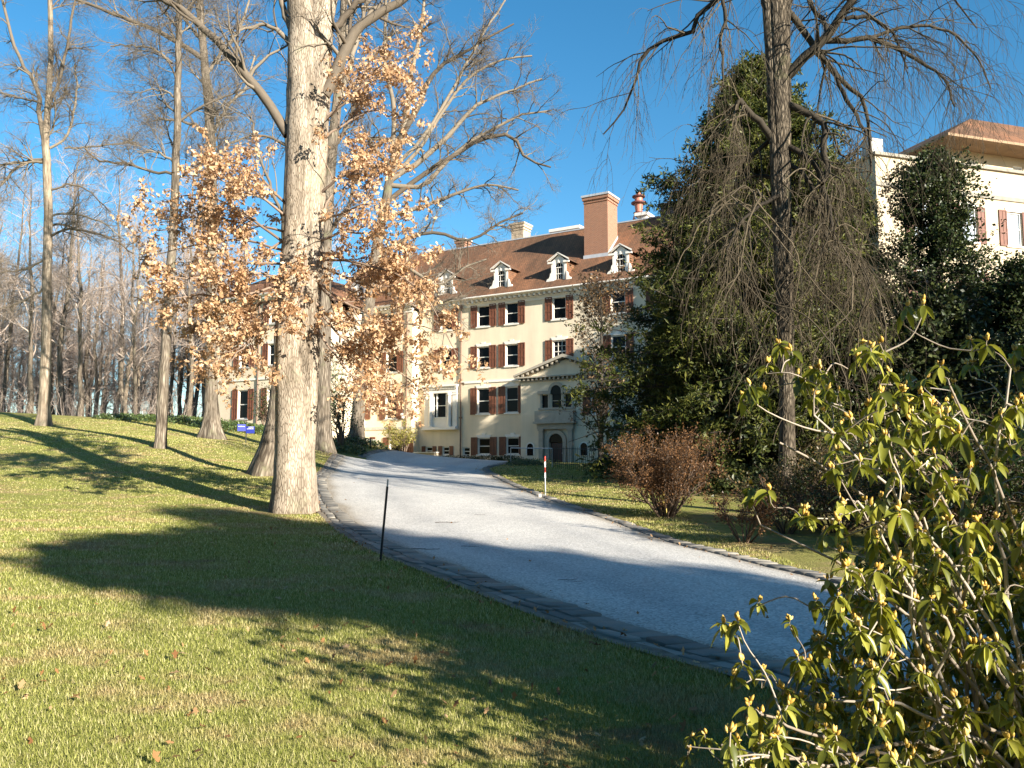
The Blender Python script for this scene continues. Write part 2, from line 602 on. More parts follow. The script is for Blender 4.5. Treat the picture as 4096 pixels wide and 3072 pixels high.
M['brick'] = mat_brick('chimney_brick', (.33, .135, .075), (.25, .10, .058), (.34, .26, .19), .22, .075, .012, bstr=.3)
M['old_brick'] = mat_brick('weathered_chimney', (.55, .42, .29), (.48, .36, .24), (.6, .52, .42), .22, .075, .012, blotch=[(.3, (.7, .66, .6)), (.6, (1.1, 1.1, 1.1))])
M['stone_wall'] = mat_brick('dressed_stone', (.42, .35, .25), (.34, .285, .21), (.26, .23, .19), .62, .32, .02, blotch=[(.3, (.75, .75, .75)), (.65, (1.1, 1.1, 1.1))])
M['black_metal'] = mat_plain('black_metal', (.016, .016, .018), .45, .4, .2)
M['galv'] = mat_plain('galvanised_pipe', (.45, .46, .47), .4, .5, .1, 8, .6)
M['slate'] = mat_plain('black_slate', (.013, .013, .016), .6, .3, .2)
M['siren'] = mat_plain('faded_red_paint', (.44, .17, .115), .5, .35, .2, 2)
M['siren_dark'] = mat_plain('dark_red_paint', (.16, .06, .05), .55, .3, .2, 2)
M['sign_blue'] = mat_plain('blue_sign_enamel', (.03, .045, .30), .4, .4, .05)
M['sign_white'] = mat_plain('white_lettering', (.85, .85, .85), .5, .3, .02)
M['red_band'] = mat_plain('red_marker_band', (.55, .05, .03), .45, .4, .05)
M['door'] = mat_plain('dark_red_door', (.045, .014, .012), .4, .4, .15)

m, nt, out = new_mat('window_glass')
principled(nt, out, (.006, .006, .007), .12, .12)
M['glass'] = m
m, nt, out = new_mat('bright_window_glass')
principled(nt, out, (.45, .5, .55), .1, .6)
M['glass_pale'] = m
SKY_SAT, SKY_HUE, SKY_STR, SUN_STR, EXPO = 1.26, .49, .076, 5.0, 1.45
# ------------------------------------------------------------------ terrain
road_left_px = [(2500, 2500, 8.07), (1830, 2270, 11.5), (1540, 2160, 14.6), (1380, 2050, 19), (1308, 1950, 26), (1312, 1912, 31), (1345, 1880, 37), (1400, 1856, 44)]
road_right_px = [(3480, 2370, 10), (2700, 2180, 15), (2500, 2110, 18), (2300, 2040, 21.5), (2150, 1990, 25), (2050, 1945, 29), (1985, 1912, 33), (1930, 1878, 38)]
RL = [at(*p) for p in road_left_px]
RR_ = [at(*p) for p in road_right_px]
ctrl = RL + RR_
ctrl += [at(*p) for p in [(1700, 1838, 49), (1450, 1843, 48), (2010, 1850, 48), (1170, 2050, 19.5), (1056, 1885, 28), (1296, 1790, 42), (845, 1755, 46), (644, 1787, 35.4),
                          (176, 1704, 50), (1426, 1765, 54), (0, 1740, 38), (0, 1850, 31), (0, 2000, 22), (0, 1648, 60), (400, 1672, 60), (800, 1690, 61), (0, 2400, 8.4), (700, 2300, 10.5),
                          (2182, 1978, 25), (2300, 1893, 35), (2650, 2065, 19.8), (2600, 1985, 25), (3140, 2060, 20), (3500, 2230, 13), (2960, 2150, 16)]]
ctrl += [np.array(p, float) for p in [(0, 0, 0), (0, 4.3, -.02), (-4, 4.5, .06), (3, 4, -.03), (-6, 0, .1), (6, 0, -.1), (0, -15, 0), (-15, -10, .4), (15, -10, -.3), (30, -5, -.5), (-30, 10, 1.2),
                                      (12, 20, .25), (22, 20, .2), (15, 45, 1.3), (30, 45, 1.4), (8, 34, 1.0), (30, 70, 1.5), (10, 60, 1.45), (4, 62, 1.45), (-3, 65, 1.45), (-1, 56, 1.5), (-7, 60, 1.55), (-9, 66, 1.6), (-14, 63, 3.0), (-20, 62, 4.2),
                                      (-25, 66, 4.4), (-30, 80, 4.3), (-60, 80, 5.0), (-60, 55, 5.4), (-45, 40, 3.6), (-50, 110, 3.0), (-90, 110, 3.5), (0, 110, 2), (40, 110, 1.5), (0, 80, 1.6)]]
ctrl = np.array(ctrl)


def tps(r2):
    return 0.5 * r2 * np.log(np.maximum(r2, 1e-9))


nC = len(ctrl)
Kc = tps(((ctrl[:, None, :2] - ctrl[None, :, :2]) ** 2).sum(-1)) + np.eye(nC) * 6.0
Pm = np.c_[np.ones(nC), ctrl[:, :2]]
LS = np.block([[Kc, Pm], [Pm.T, np.zeros((3, 3))]])
SOL = np.linalg.solve(LS, np.r_[ctrl[:, 2], 0, 0, 0])


def ground(x, y):
    x, y = np.asarray(x, float), np.asarray(y, float)
    sh = x.shape
    q = np.c_[x.ravel(), y.ravel()]
    out = np.empty(len(q))
    for i in range(0, len(q), 20000):
        k = q[i:i + 20000]
        out[i:i + 20000] = tps(((k[:, None] - ctrl[None, :, :2]) ** 2).sum(-1)) @ SOL[:nC] + SOL[nC] + k @ SOL[nC + 1:]
    d = np.hypot(q[:, 0], q[:, 1] - 40)
    w = np.clip((d - 75) / 45, 0, 1)
    w = w * w * (3 - 2 * w)
    far = 2.0 + np.clip((d - 120) / 400, 0, 1) * 1.0
    out = np.clip(out, -2, 7) * (1 - w) + far * w
    return out.reshape(sh)


def gz(x, y):
    return float(ground(np.array([x]), np.array([y]))[0])


def on_ground(px, py, Y):
    p = at(px, py, Y)
    p[2] = gz(p[0], p[1])
    return p


L_w = np.array([[10.5, -6.0], [5.3, 1.8], [3.13, 5.06], [2.11, 6.65]] + [p[:2].tolist() for p in RL] + [[-8.6, 49], [-7.6, 53], [-6.8, 57]])
R_w = np.array([[17, -2.5], [8.7, 4.2], [5.13, 8.3]] + [p[:2].tolist() for p in RR_] + [[-1.15, 42.5], [-.55, 47], [.3, 51], [1.2, 56]])
nR = 260
Lc = catmull(np.c_[L_w, np.zeros(len(L_w))], nR)[:, :2]
Rc = catmull(np.c_[R_w, np.zeros(len(R_w))], nR)[:, :2]
PITCH_RD = 14
cols = np.linspace(0, 1, PITCH_RD)
XY = Lc[:, None] * (1 - cols[None, :, None]) + Rc[:, None] * cols[None, :, None]


def grid_faces(a, b):
    i = np.arange(a - 1)[:, None] * b + np.arange(b - 1)[None]
    return np.stack([i, i + 1, i + b + 1, i + b], -1).reshape(-1, 4)


def offset_line(P, d):
    T = np.gradient(P, axis=0)
    T = T / np.linalg.norm(T, axis=1, keepdims=True)
    return P + d * np.c_[-T[:, 1], T[:, 0]]


def inside(poly, x, y):
    r = np.zeros(x.shape, bool)
    x0, y0 = poly[:, 0], poly[:, 1]
    x1, y1 = np.roll(x0, -1), np.roll(y0, -1)
    for a, b, c, d in zip(x0, y0, x1, y1):
        if b == d:
            continue
        r ^= ((b > y) != (d > y)) & (x < (c - a) * (y - b) / (d - b) + a)
    return r


KW_L, KW_R = .56, .34
Lo = offset_line(Lc, KW_L)
Ro = offset_line(Rc, -KW_R)
ROADPOLY = np.vstack([Lo[::4], Ro[::-4]])


def axis(lo, hi, c, fine, n):
    t = np.linspace(-1, 1, n)
    s = np.sinh(t * 3.2) / np.sinh(3.2)
    a = np.where(s < 0, c + s * (c - lo), c + s * (hi - c))
    return a


gx = axis(-900, 900, 0, 0, 330)
gy = axis(-300, 1600, 18, 0, 360)
GX, GY = np.meshgrid(gx, gy)
GZ = ground(GX, GY)
# the roadbed lies a hand lower than the turf beside it
GZ = GZ - 0.05 * inside(ROADPOLY, GX, GY)
woods = np.clip((GY - 60 + .12 * (GX + 20)) / 4, 0, 1) * np.clip((-GX - 17) / 3, 0, 1)
woods = np.maximum(woods, np.clip((np.hypot(GX, GY - 40) - 60) / 15, 0, 1))
woods = np.maximum(woods, np.clip((GX - 5.5 - .02 * GY) / 2.5, 0, 1) * np.clip((GY - 12) / 3, 0, 1))


def dist_line(P, x, y):
    d = np.full(x.shape, 1e9)
    for p in P[::3]:
        d = np.minimum(d, (x - p[0]) ** 2 + (y - p[1]) ** 2)
    return np.sqrt(d)


near = (np.abs(GX) < 20) & (GY > -5) & (GY < 60)
verge = np.zeros(GX.shape)
verge[near] = np.maximum(np.exp(-dist_line(Ro, GX[near], GY[near]) / .55), .7 * np.exp(-dist_line(Lo, GX[near], GY[near]) / .3))
for (tx, ty, rr) in [(-5.17, 19.5, 1.2), (-8.4, 28, 1.6), (-9.5, 42, 2.2), (-16.7, 46, 1.6), (-15, 35.4, .9), (-28.3, 50, 1.2)]:
    verge = np.maximum(verge, .8 * np.exp(-np.maximum(np.hypot(GX - tx, GY - ty) - rr * .55, 0) / (.35 * rr)))


def straw_mask(nt, pos):
    """where the winter turf has gone to straw"""
    a = noise(nt, mapping(nt, pos, (.55, 1.0, .3)), 1.0, 5, .62)
    b = noise(nt, mapping(nt, pos, (2.4, 3.2, 1)), 1.0, 4, .6)
    f = math_n(nt, 'ADD', math_n(nt, 'MULTIPLY', a, .68), math_n(nt, 'MULTIPLY', b, .32))
    return ramp(nt, [(.49, (0, 0, 0)), (.59, (1, 1, 1))], f).outputs[0]


def bare_mask(nt, pos):
    """worn brown places in the turf"""
    a = noise(nt, mapping(nt, pos, (.42, .95, .3), loc=(5.3, 2.1, 0)), 1.0, 6, .68)
    return ramp(nt, [(.585, (0, 0, 0)), (.66, (.85, .85, .85))], a).outputs[0]


m, nt, out = new_mat('turf')
g = N(nt, 'ShaderNodeNewGeometry')
pos = g.outputs['Position']
st = straw_mask(nt, pos)
n1 = noise(nt, pos, 5, 6, .7)
n2 = noise(nt, mapping(nt, pos, (28, 28, 28)), 1.0, 4, .7)
green = ramp(nt, [(.25, (.15, .16, .04)), (.5, (.27, .27, .07)), (.75, (.38, .36, .12))], math_n(nt, 'ADD', math_n(nt, 'MULTIPLY', n1, .5), math_n(nt, 'MULTIPLY', n2, .5)))
straw = ramp(nt, [(.3, (.24, .17, .075)), (.7, (.48, .37, .18))], n2)
c = mixc(nt, math_n(nt, 'MULTIPLY', st, .75), green.outputs[0], straw.outputs[0])
c = mixc(nt, bare_mask(nt, pos), c, (.27, .185, .105))
vg = N(nt, 'ShaderNodeAttribute', attribute_name='verge')
vf = math_n(nt, 'MULTIPLY', vg.outputs['Fac'], math_n(nt, 'ADD', n1, .45), clamp=True)
dry = ramp(nt, [(.3, (.13, .085, .045)), (.55, (.30, .22, .11)), (.8, (.44, .34, .19))], n2)
c = mixc(nt, vf, c, dry.outputs[0])
wd = N(nt, 'ShaderNodeAttribute', attribute_name='woods')
lit = ramp(nt, [(.3, (.055, .036, .02)), (.5, (.12, .078, .04)), (.75, (.22, .15, .08))], n2)
c = mixc(nt, wd.outputs['Fac'], c, lit.outputs[0])
principled(nt, out, c, .95, .08, bump=n2, bstr=.9, bdist=.05)
M['turf'] = m

o = structure(mesh_np('ground', np.stack([GX, GY, GZ], -1), [grid_faces(360, 330)], M['turf'], smooth=True, col={'woods': woods.ravel(), 'verge': verge.ravel()}))

# drive
m, nt, out = new_mat('pale_drive_gravel')
g = N(nt, 'ShaderNodeNewGeometry')
pos = g.outputs['Position']
vo = N(nt, 'ShaderNodeTexVoronoi', i_Scale=42)
nt.links.new(pos, vo.inputs['Vector'])
sp = ramp(nt, [(0, (.34, .33, .305)), (.5, (.545, .525, .49)), (1, (.72, .695, .65))], vo.outputs['Color'])
n3 = noise(nt, mapping(nt, pos, (1, .6, 1)), .5, 5, .6)
st2 = ramp(nt, [(.35, (.84, .84, .845)), (.65, (1.06, 1.055, 1.04))], n3)
c = mixc(nt, 1.0, sp.outputs[0], st2.outputs[0], 'MULTIPLY')
spk = noise(nt, pos, 9, 6, .85)
c = mixc(nt, ramp(nt, [(.60, (0, 0, 0)), (.72, (.45, .45, .45))], spk).outputs[0], c, (.2, .18, .16))
ac = N(nt, 'ShaderNodeAttribute', attribute_name='across')
wob = math_n(nt, 'ADD', ac.outputs['Fac'], math_n(nt, 'MULTIPLY', math_n(nt, 'SUBTRACT', noise(nt, pos, .35, 3, .5), .5), .16))
lane = ramp(nt, [(0, (.62, .56, .48)), (.045, (.95, .93, .90)), (.16, (1.03, 1.03, 1.03)), (.27, (.86, .865, .88)), (.36, (1.02, 1.02, 1.02)), (.62, (1.02, 1.02, 1.02)), (.72, (.88, .885, .9)), (.82, (1.03, 1.03, 1.03)), (.955, (.95, .93, .90)), (1, (.62, .56, .48))], wob)
c = mixc(nt, 1.0, c, lane.outputs[0], 'MULTIPLY')
principled(nt, out, c, .9, .12, bump=vo.outputs['Distance'], bstr=.5, bdist=.012)
M['drive'] = m
crown = .05 * (1 - (2 * cols - 1) ** 2)
Zr = ground(XY[..., 0], XY[..., 1]) + .012 + crown[None]
structure(mesh_np('drive', np.dstack([XY, Zr]), [grid_faces(nR, PITCH_RD)[:, ::-1]], M['drive'], smooth=True, col={'across': np.repeat(cols[None], nR, 0).ravel()}))

# edging stones, laid as one paved strip each side
m, nt, out = new_mat('edging_stone')
at_ = N(nt, 'ShaderNodeAttribute', attribute_name='rnd')
g = N(nt, 'ShaderNodeNewGeometry')
nz = noise(nt, g.outputs['Position'], 9, 5, .65)
r = ramp(nt, [(.1, (.13, .118, .10)), (.5, (.21, .195, .17)), (.9, (.33, .30, .25))], math_n(nt, 'ADD', math_n(nt, 'MULTIPLY', at_.outputs['Fac'], .6), math_n(nt, 'MULTIPLY', nz, .4)))
principled(nt, out, r.outputs[0], .85, .2, bump=nz, bstr=.5, bdist=.02)
M['edging'] = m


def edging(name, line, rows, side, step, dz, skew):
    V, Fq, rv = [], [], []
    d = np.r_[0, np.cumsum(np.linalg.norm(np.diff(line, axis=0), axis=1))]
    T = np.gradient(line, axis=0)
    T /= np.linalg.norm(T, axis=1, keepdims=True)
    Nn = np.c_[-T[:, 1], T[:, 0]] * side

    def P(s, w):
        w = w + .02 * math.sin(s * 2.3) + .015 * math.sin(s * 5.1)
        return np.array([np.interp(s, d, line[:, 0]) + w * np.interp(s, d, Nn[:, 0]), np.interp(s, d, line[:, 1]) + w * np.interp(s, d, Nn[:, 1])])
    for (w0, w1, st_, h) in rows:
        s = 0.0
        while s < d[-1] - .6:
            L = st_ * random.uniform(.6, 1.35)
            gp = .016
            k = skew * (w1 - w0)
            j = [random.uniform(-.025, .025) for _ in range(4)]
            q = [P(s + gp + j[0], w0), P(s + L - gp + j[1], w0), P(s + L - gp + k + j[1], w1 - gp + j[2]), P(s + gp + k + j[0], w1 - gp + j[3])]
            z = ground(np.array([p[0] for p in q]), np.array([p[1] for p in q])) + dz
            c_ = sum(q) / 4
            t = [c_ + (p - c_) * .93 for p in q]
            hh = h + random.uniform(-.012, .014)
            b = len(V)
            V += [(p[0], p[1], zz - .12) for p, zz in zip(q, z)] + [(p[0], p[1], zz + hh * .7) for p, zz in zip(q, z)] + [(p[0], p[1], zz + hh + random.uniform(-.008, .008)) for p, zz in zip(t, z)]
            for a in (0, 4):
                for i in range(4):
                    i2 = (i + 1) % 4
                    Fq.append((b + a + i, b + a + i2, b + a + 4 + i2, b + a + 4 + i))
            Fq.append((b + 8, b + 9, b + 10, b + 11))
            rv += [random.random()] * 12
            s += L
    return structure(mesh_np(name, V, [np.array(Fq)], M['edging'], rnd=rv))


edging('stone_kerb', Lc[int(nR * .03):int(nR * .93)], [(.0, .30, .22, .018), (.30, .46, .40, .002)], 1, .4, .01, .35)
edging('stone_kerb', Rc[int(nR * .03):int(nR * .86)], [(.0, .28, .26, .024)], -1, .4, .012, -.4)
# mortar and grit bed under the stones
for line, off in ((Lc, KW_L), (Rc, -KW_R)):
    a = offset_line(line, off * 1.03)
    b = offset_line(line, -.01 * np.sign(off))
    w = np.linspace(0, 1, 4)
    q = a[:, None] * (1 - w[None, :, None]) + b[:, None] * w[None, :, None]
    z = ground(q[..., 0], q[..., 1]) + .004
    fc = grid_faces(nR, 4)
    structure(mesh_np('kerb_bed', np.dstack([q, z]), [fc if off > 0 else fc[:, ::-1]], mat_plain('grit_bed', (.20, .17, .13), .95, .1, .35, 6), smooth=True))

# ------------------------------------------------------------------ grass blades near the path of the viewer
m, nt, out = new_mat('grass_blade')
g = N(nt, 'ShaderNodeNewGeometry')
pos = g.outputs['Position']
st = straw_mask(nt, pos)
at_ = N(nt, 'ShaderNodeAttribute', attribute_name='rnd')
gr = ramp(nt, [(0, (.14, .165, .035)), (.4, (.30, .31, .075)), (.75, (.46, .45, .16)), (1, (.64, .57, .31))], at_.outputs['Fac'])
sw = ramp(nt, [(0, (.30, .20, .09)), (.6, (.52, .40, .20)), (1, (.68, .56, .33))], at_.outputs['Fac'])
c = mixc(nt, math_n(nt, 'MULTIPLY', st, .85), gr.outputs[0], sw.outputs[0])
c = mixc(nt, bare_mask(nt, pos), c, mixc(nt, at_.outputs['Fac'], (.20, .125, .07), (.50, .36, .21)))
d = N(nt, 'ShaderNodeBsdfDiffuse')
t = N(nt, 'ShaderNodeBsdfTranslucent')
nt.links.new(c, d.inputs[0])
nt.links.new(c, t.inputs[0])
mx = N(nt, 'ShaderNodeMixShader', i_0=.3)
nt.links.new(d.outputs[0], mx.inputs[1])
nt.links.new(t.outputs[0], mx.inputs[2])
nt.links.new(mx.outputs[0], out.inputs[0])
M['grass'] = m
n = 900000
r = 2.3 * (64 / 2.3) ** rng.uniform(0, 1, n) ** .93
th = np.radians(rng.uniform(-42, 40, n))
x, y = r * np.sin(th), r * np.cos(th)
ok = ~inside(ROADPOLY, x, y) & (x < 5.2 + .03 * y) & ~((y > 11) & (x > 4.2)) & (y < 59 - .1 * np.abs(x + 10))
for (tx, ty, rr) in [(-5.17, 19.5, .95), (-8.4, 28, .9), (-15, 35.4, .6), (2.6, 20, .5)]:
    ok &= np.hypot(x - tx, y - ty) > rr
x, y, r = x[ok], y[ok], r[ok]
z = ground(x, y)
n = len(x)
h = rng.uniform(.013, .036, n) * (1 + .15 * np.log(np.maximum(r / 4, .6)))
w = .0026 * np.maximum(1, r / 4.5)
az = rng.uniform(0, 6.28, n)
le = rng.uniform(.2, 1.1, n)[:, None] * h[:, None] * np.c_[np.cos(az), np.sin(az)]
fa = az + rng.uniform(.8, 2.2, n)
sx = np.c_[np.cos(fa), np.sin(fa)] * w[:, None]
b0 = np.c_[x, y]
V = np.stack([np.c_[b0 - sx, z - .008], np.c_[b0 + sx, z - .008], np.c_[b0 + le, z + h]], 1).reshape(-1, 3)
o = mesh_np('grass', V, [np.arange(n * 3).reshape(-1, 3)], M['grass'], rnd=np.repeat(rng.uniform(0, 1, n), 3))
tag(o, 'short winter turf blades, green with straw patches', 'grass', kind='stuff')

# fallen oak leaves scattered on turf and kerb
n = 900
r = 3 * (40 / 3) ** rng.uniform(0, 1, n)
th = np.radians(rng.uniform(-38, 30, n))
x, y = r * np.sin(th), r * np.cos(th)
ok = ~inside(np.vstack([Lc[::4], Rc[::-4]]), x, y) | (rng.uniform(0, 1, n) < .10)
x, y = x[ok], y[ok]
ex = rng.integers(0, 190, 700)
pts = np.where(rng.uniform(0, 1, (700, 1)) < .6, Lo[ex + 30], Rc[ex + 30]) + rng.normal(size=(700, 2)) * .2
x, y = np.r_[x, pts[:, 0]], np.r_[y, pts[:, 1]]
o = leaf_obj('fallen_leaves', np.c_[x, y, ground(x, y) + .035], (.035, .085), M['litter_leaf'], shape='oak', flat=3.0, down=0)
tag(o, 'dry tan oak leaves scattered over the lawn', 'leaves', kind='stuff')
# ------------------------------------------------------------------ the long stucco house
A0 = at(1844, 1800, 65)
A0[2] = 0
RZ = math.atan2(-.515, .857)
U = np.array([math.cos(RZ), math.sin(RZ), 0])
NO = np.array([U[1], -U[0], 0])


def hw(x, y, z=0.0):
    """house coordinates (x along the front, y inwards) to the world"""
    return A0 + U * x - NO * y + np.array([0, 0, z])


def hpos(px, py, y=0.0):
    d = at(px, py, 10) - np.array([0, 0, EYE])
    o = np.array([0, 0, EYE])
    k = ((A0 - NO * y - o) @ NO) / (d @ NO)
    P = o + d * k
    return float((P - A0) @ U), float(P[2])


house = empty('mansion', (A0[0], A0[1], 0), 'long cream stucco mansion with brown tile roof and shuttered windows', 'house', rz=RZ)


def wall_holes(b, x0, x1, z0, z1, holes, y=0.0, depth=.2):
    xs = sorted({x0, x1, *[h[0] for h in holes], *[h[1] for h in holes]})
    zs = sorted({z0, z1, *[h[2] for h in holes], *[h[3] for h in holes]})
    for i in range(len(xs) - 1):
        for j in range(len(zs) - 1):
            cx, cz = (xs[i] + xs[i + 1]) / 2, (zs[j] + zs[j + 1]) / 2
            if any(h[0] < cx < h[1] and h[2] < cz < h[3] for h in holes):
                continue
            b.poly([(xs[i], y, zs[j]), (xs[i + 1], y, zs[j]), (xs[i + 1], y, zs[j + 1]), (xs[i], y, zs[j + 1])])
    for a, c, d, e in holes:
        b.poly([(a, y, d), (c, y, d), (c, y + depth, d), (a, y + depth, d)])
        b.poly([(a, y, e), (a, y + depth, e), (c, y + depth, e), (c, y, e)])
        b.poly([(a, y, d), (a, y + depth, d), (a, y + depth, e), (a, y, e)])
        b.poly([(c, y, d), (c, y, e), (c, y + depth, e), (c, y + depth, d)])


def make_window(w, h, parent, loc, keystone=False, shutters=True, muntins=False, sill='white', glass='glass', panes=(3, 2)):
    """window in a hole w x h; origin at the middle of its foot on the wall face"""
    b = MB()
    fw = .085
    y0, y1 = .07, .17
    b.box(-w / 2, -w / 2 + fw, y0, y1, 0, h)
    b.box(w / 2 - fw, w / 2, y0, y1, 0, h)
    b.box(-w / 2 + fw, w / 2 - fw, y0, y1, h - fw, h)
    b.box(-w / 2 + fw, w / 2 - fw, y0, y1, 0, fw)
    b.box(-w / 2 + fw, w / 2 - fw, y0 + .02, y1, h * .5 - .03, h * .5 + .03)
    if muntins:
        for k in range(1, panes[0]):
            x = -w / 2 + fw + (w - 2 * fw) * k / panes[0]
            b.box(x - .014, x + .014, y0 + .035, y1 - .02, fw, h - fw)
        for k in range(1, 2 * panes[1]):
            if k == panes[1]:
                continue
            z = h * k / (2 * panes[1])
            b.box(-w / 2 + fw, w / 2 - fw, y0 + .04, y1 - .02, z - .014, z + .014)
    win = b.build('window', M['white'], parent, loc)
    p = MB()
    p.poly([(-w / 2 + .01, .145, .01), (w / 2 - .01, .145, .01), (w / 2 - .01, .145, h - .01), (-w / 2 + .01, .145, h - .01)])
    p.build('pane', M[glass], win)
    s = MB()
    s.box(-w / 2 - .1, w / 2 + .1, -.09, .068, -.11, 0)
    s.build('sill', M['white' if sill == 'white' else 'grey_stone'], win)
    if keystone:
        k = MB()
        k.prism([(-w / 2 - .02, h + .003), (w / 2 + .02, h + .003), (w / 2 + .12, h + .22), (.16, h + .22), (.19, h + .34), (-.19, h + .34), (-.16, h + .22), (-w / 2 - .12, h + .22)], -.05, .0)
        k.build('lintel', M['white'], win)
    if shutters:
        for sgn in (-1, 1):
            q = MB()
            sw = .6
            x0, x1 = (-w / 2 - sw - .01, -w / 2 - .01) if sgn < 0 else (w / 2 + .01, w / 2 + sw + .01)
            z0, z1 = -.06, h + .05
            ya, yb = -.075, -.03
            st_ = .075
            q.box(x0, x0 + st_, ya, yb, z0, z1)
            q.box(x1 - st_, x1, ya, yb, z0, z1)
            for zc in (z0, z0 + (z1 - z0) * .36, z0 + (z1 - z0) * .68, z1 - st_):
                q.box(x0 + st_, x1 - st_, ya, yb, zc, zc + st_)
            q.box((x0 + x1) / 2 - .022, (x0 + x1) / 2 + .022, ya + .006, yb, z0 + st_, z1 - st_)
            q.box(x0 + st_, x1 - st_, ya + .025, yb - .004, z0 + .01, z1 - .01)
            q.build('shutter', M['shutter'], win)
    return win


W3, W2, W1, WB = (1.13, 1.66), (1.13, 1.66), (1.13, 1.98), (1.13, 1.28)
holes_main, wins = [], []
for xc in (-1.52, 2.06, 4.64, 8.73, 13.45, 16.75, 20.2):
    for (w, h), z, ks in ((W3, 12.03, False), (W2, 8.8, True)):
        wins.append((xc, z, w, h, ks))
for xc in (2.06, 4.64, 16.75):
    wins.append((xc, 5.22, *W1, True))
    wins.append((xc + .08, 2.08, *WB, True))
for xc, z, w, h, ks in wins:
    holes_main.append((xc - w / 2, xc + w / 2, z, z + h))
smalls = [(-3.1, 2.06), (-1.45, 2.06), (.52, 2.0)]
for xc, z in smalls:
    holes_main.append((xc - .34, xc + .34, z, z + .66))
# the tripartite bay window opening
holes_main.append((-2.75, -1.05, 5.05, 6.95))
b = MB()
wall_holes(b, -4.2, 24, .2, 13.75, holes_main)
b.poly([(24, 0, .2), (24, 14, .2), (24, 14, 13.75), (24, 0, 13.75)])
b.build('wall', M['stucco'], house)
protos = {}
for xc, z, w, h, ks in wins:
    key = (w, h, ks, abs(xc - 8.73) < .1 and z < 9)
    if key not in protos:
        protos[key] = make_window(w, h, house, (xc, 0, z), ks, muntins=key[3])
    else:
        c = copy_tree(protos[key], house)
        c.location = (xc, 0, z)
ws = None
for xc, z in smalls:
    if ws is None:
        ws = make_window(.68, .66, house, (xc, 0, z), shutters=False)
    else:
        c = copy_tree(ws, house)
        c.location = (xc, 0, z)
for x0 in (-3.1, -1.45):
    for dx in (-.72, .36):
        q = MB()
        q.box(x0 + dx, x0 + dx + .36, -.05, -.004, 2.04, 2.76)
        q.build('shutter', M['shutter'], house)
# string course, cornice with modillions, eaves
b = MB()
b.box(.32, 5.55, -.06, 0, 7.62, 7.72)
b.box(-.12, 5.5, -.035, 0, 7.72, 7.8)
b.build('string_course', M['white'], house)


def cornice(x0, x1, y, parent, z=13.75):
    b = MB()
    b.box(x0, x1, y - .06, y + .1, z - .12, z + .1)
    b.box(x0 - .05, x1 + .05, y - .16, y + .1, z + .1, z + .2)
    b.box(x0 - .3, x1 + .3, y - .55, y + .1, z + .38, z + .46)
    b.box(x0 - .36, x1 + .36, y - .66, y + .1, z + .46, z + .56)
    x = x0 + .12
    while x < x1 - .1:
        b.box(x, x + .2, y - .5, y, z + .2, z + .38)
        x += .43
    return b.build('cornice', M['white'], parent)


cornice(-4.1, 23.9, 0, house)
EY, EZ, RY, RZZ = -.68, 14.27, 6.0, 20.42
SL = (RZZ - EZ) / (RY - EY)
SLEN = math.hypot(RZZ - EZ, RY - EY)


def rz(y):
    return EZ + (y - EY) * SL


b = MB()
k = SLEN / (RY - EY)
YC = 4.25
b.poly([(-4.5, EY, EZ), (24.4, EY, EZ), (24.4, YC, rz(YC)), (16.3, YC, rz(YC)), (14.5, RY, RZZ), (-10.5, RY, RZZ)],
       [(-4.5, 0), (24.4, 0), (24.4, (YC - EY) * k), (16.3, (YC - EY) * k), (14.5, SLEN), (-10.5, SLEN)])
b.poly([(-10.5, RY, RZZ), (14.5, RY, RZZ), (14.5, RY + 9, RZZ), (-10.5, RY + 9, RZZ)])
b.poly([(14.5, RY, RZZ), (16.3, YC, rz(YC)), (16.3, RY + 9, rz(YC)), (14.5, RY + 9, RZZ)])
b.poly([(16.3, YC, rz(YC)), (24.4, YC, rz(YC)), (24.4, RY + 9, rz(YC)), (16.3, RY + 9, rz(YC))])
b.poly([(-10.5, RY + 9, RZZ), (14.5, RY + 9, RZZ), (14.5, RY + 15, EZ), (-10.5, RY + 15, EZ)])
roof = b.build('roof', M['roof'], house)
b = MB()
b.tube((-4.6, EY - .03, EZ - .02), (24.4, EY - .03, EZ - .02), .07, .07, 8)
b.build('gutter', M['white'], house)
b = MB()
b.box(-10.4, 14.4, RY - .08, RY + .1, RZZ - .02, RZZ + .08)
b.build('ridge_capping', M['lead'], roof)


# chimneys
def chimney(x0, x1, y0, y1, z0, z1, mat, cap):
    b = MB()
    b.box(x0, x1, y0, y1, z0, z1 - .62)
    b.box(x0 - .05, x1 + .05, y0 - .05, y1 + .05, z1 - .62, z1 - .54)
    b.box(x0 - .02, x1 + .02, y0 - .02, y1 + .02, z1 - .54, z1 - .40)
    b.box(x0 - .11, x1 + .11, y0 - .11, y1 + .11, z1 - .40, z1 - .16)
    c = b.build('chimney', M[mat], roof)
    q = MB()
    q.box(x0 - .17, x1 + .17, y0 - .17, y1 + .17, z1 - .16, z1)
    q.build('chimney_cap', M[cap], c)
    return c


ch = chimney(9.75, 11.72, 2.2, 4.0, 15.2, 21.78, 'brick', 'lead')
b = MB()
za, zb = rz(2.2), rz(4.0)
b.poly([(11.735, 2.15, za - .1), (11.735, 4.05, zb - .1), (11.735, 4.05, zb + .28), (11.735, 2.15, za + .22)])
b.box(9.7, 11.78, 2.13, 2.196, za - .12, za + .2)
b.build('flashing', M['lead'], ch)
chimney(.75, 1.95, 6.4, 7.6, 19, 22.0, 'old_brick', 'old_brick')
chimney(-5.2, -4.3, 6.6, 7.5, 19, 21.5, 'brick', 'grey_stone')
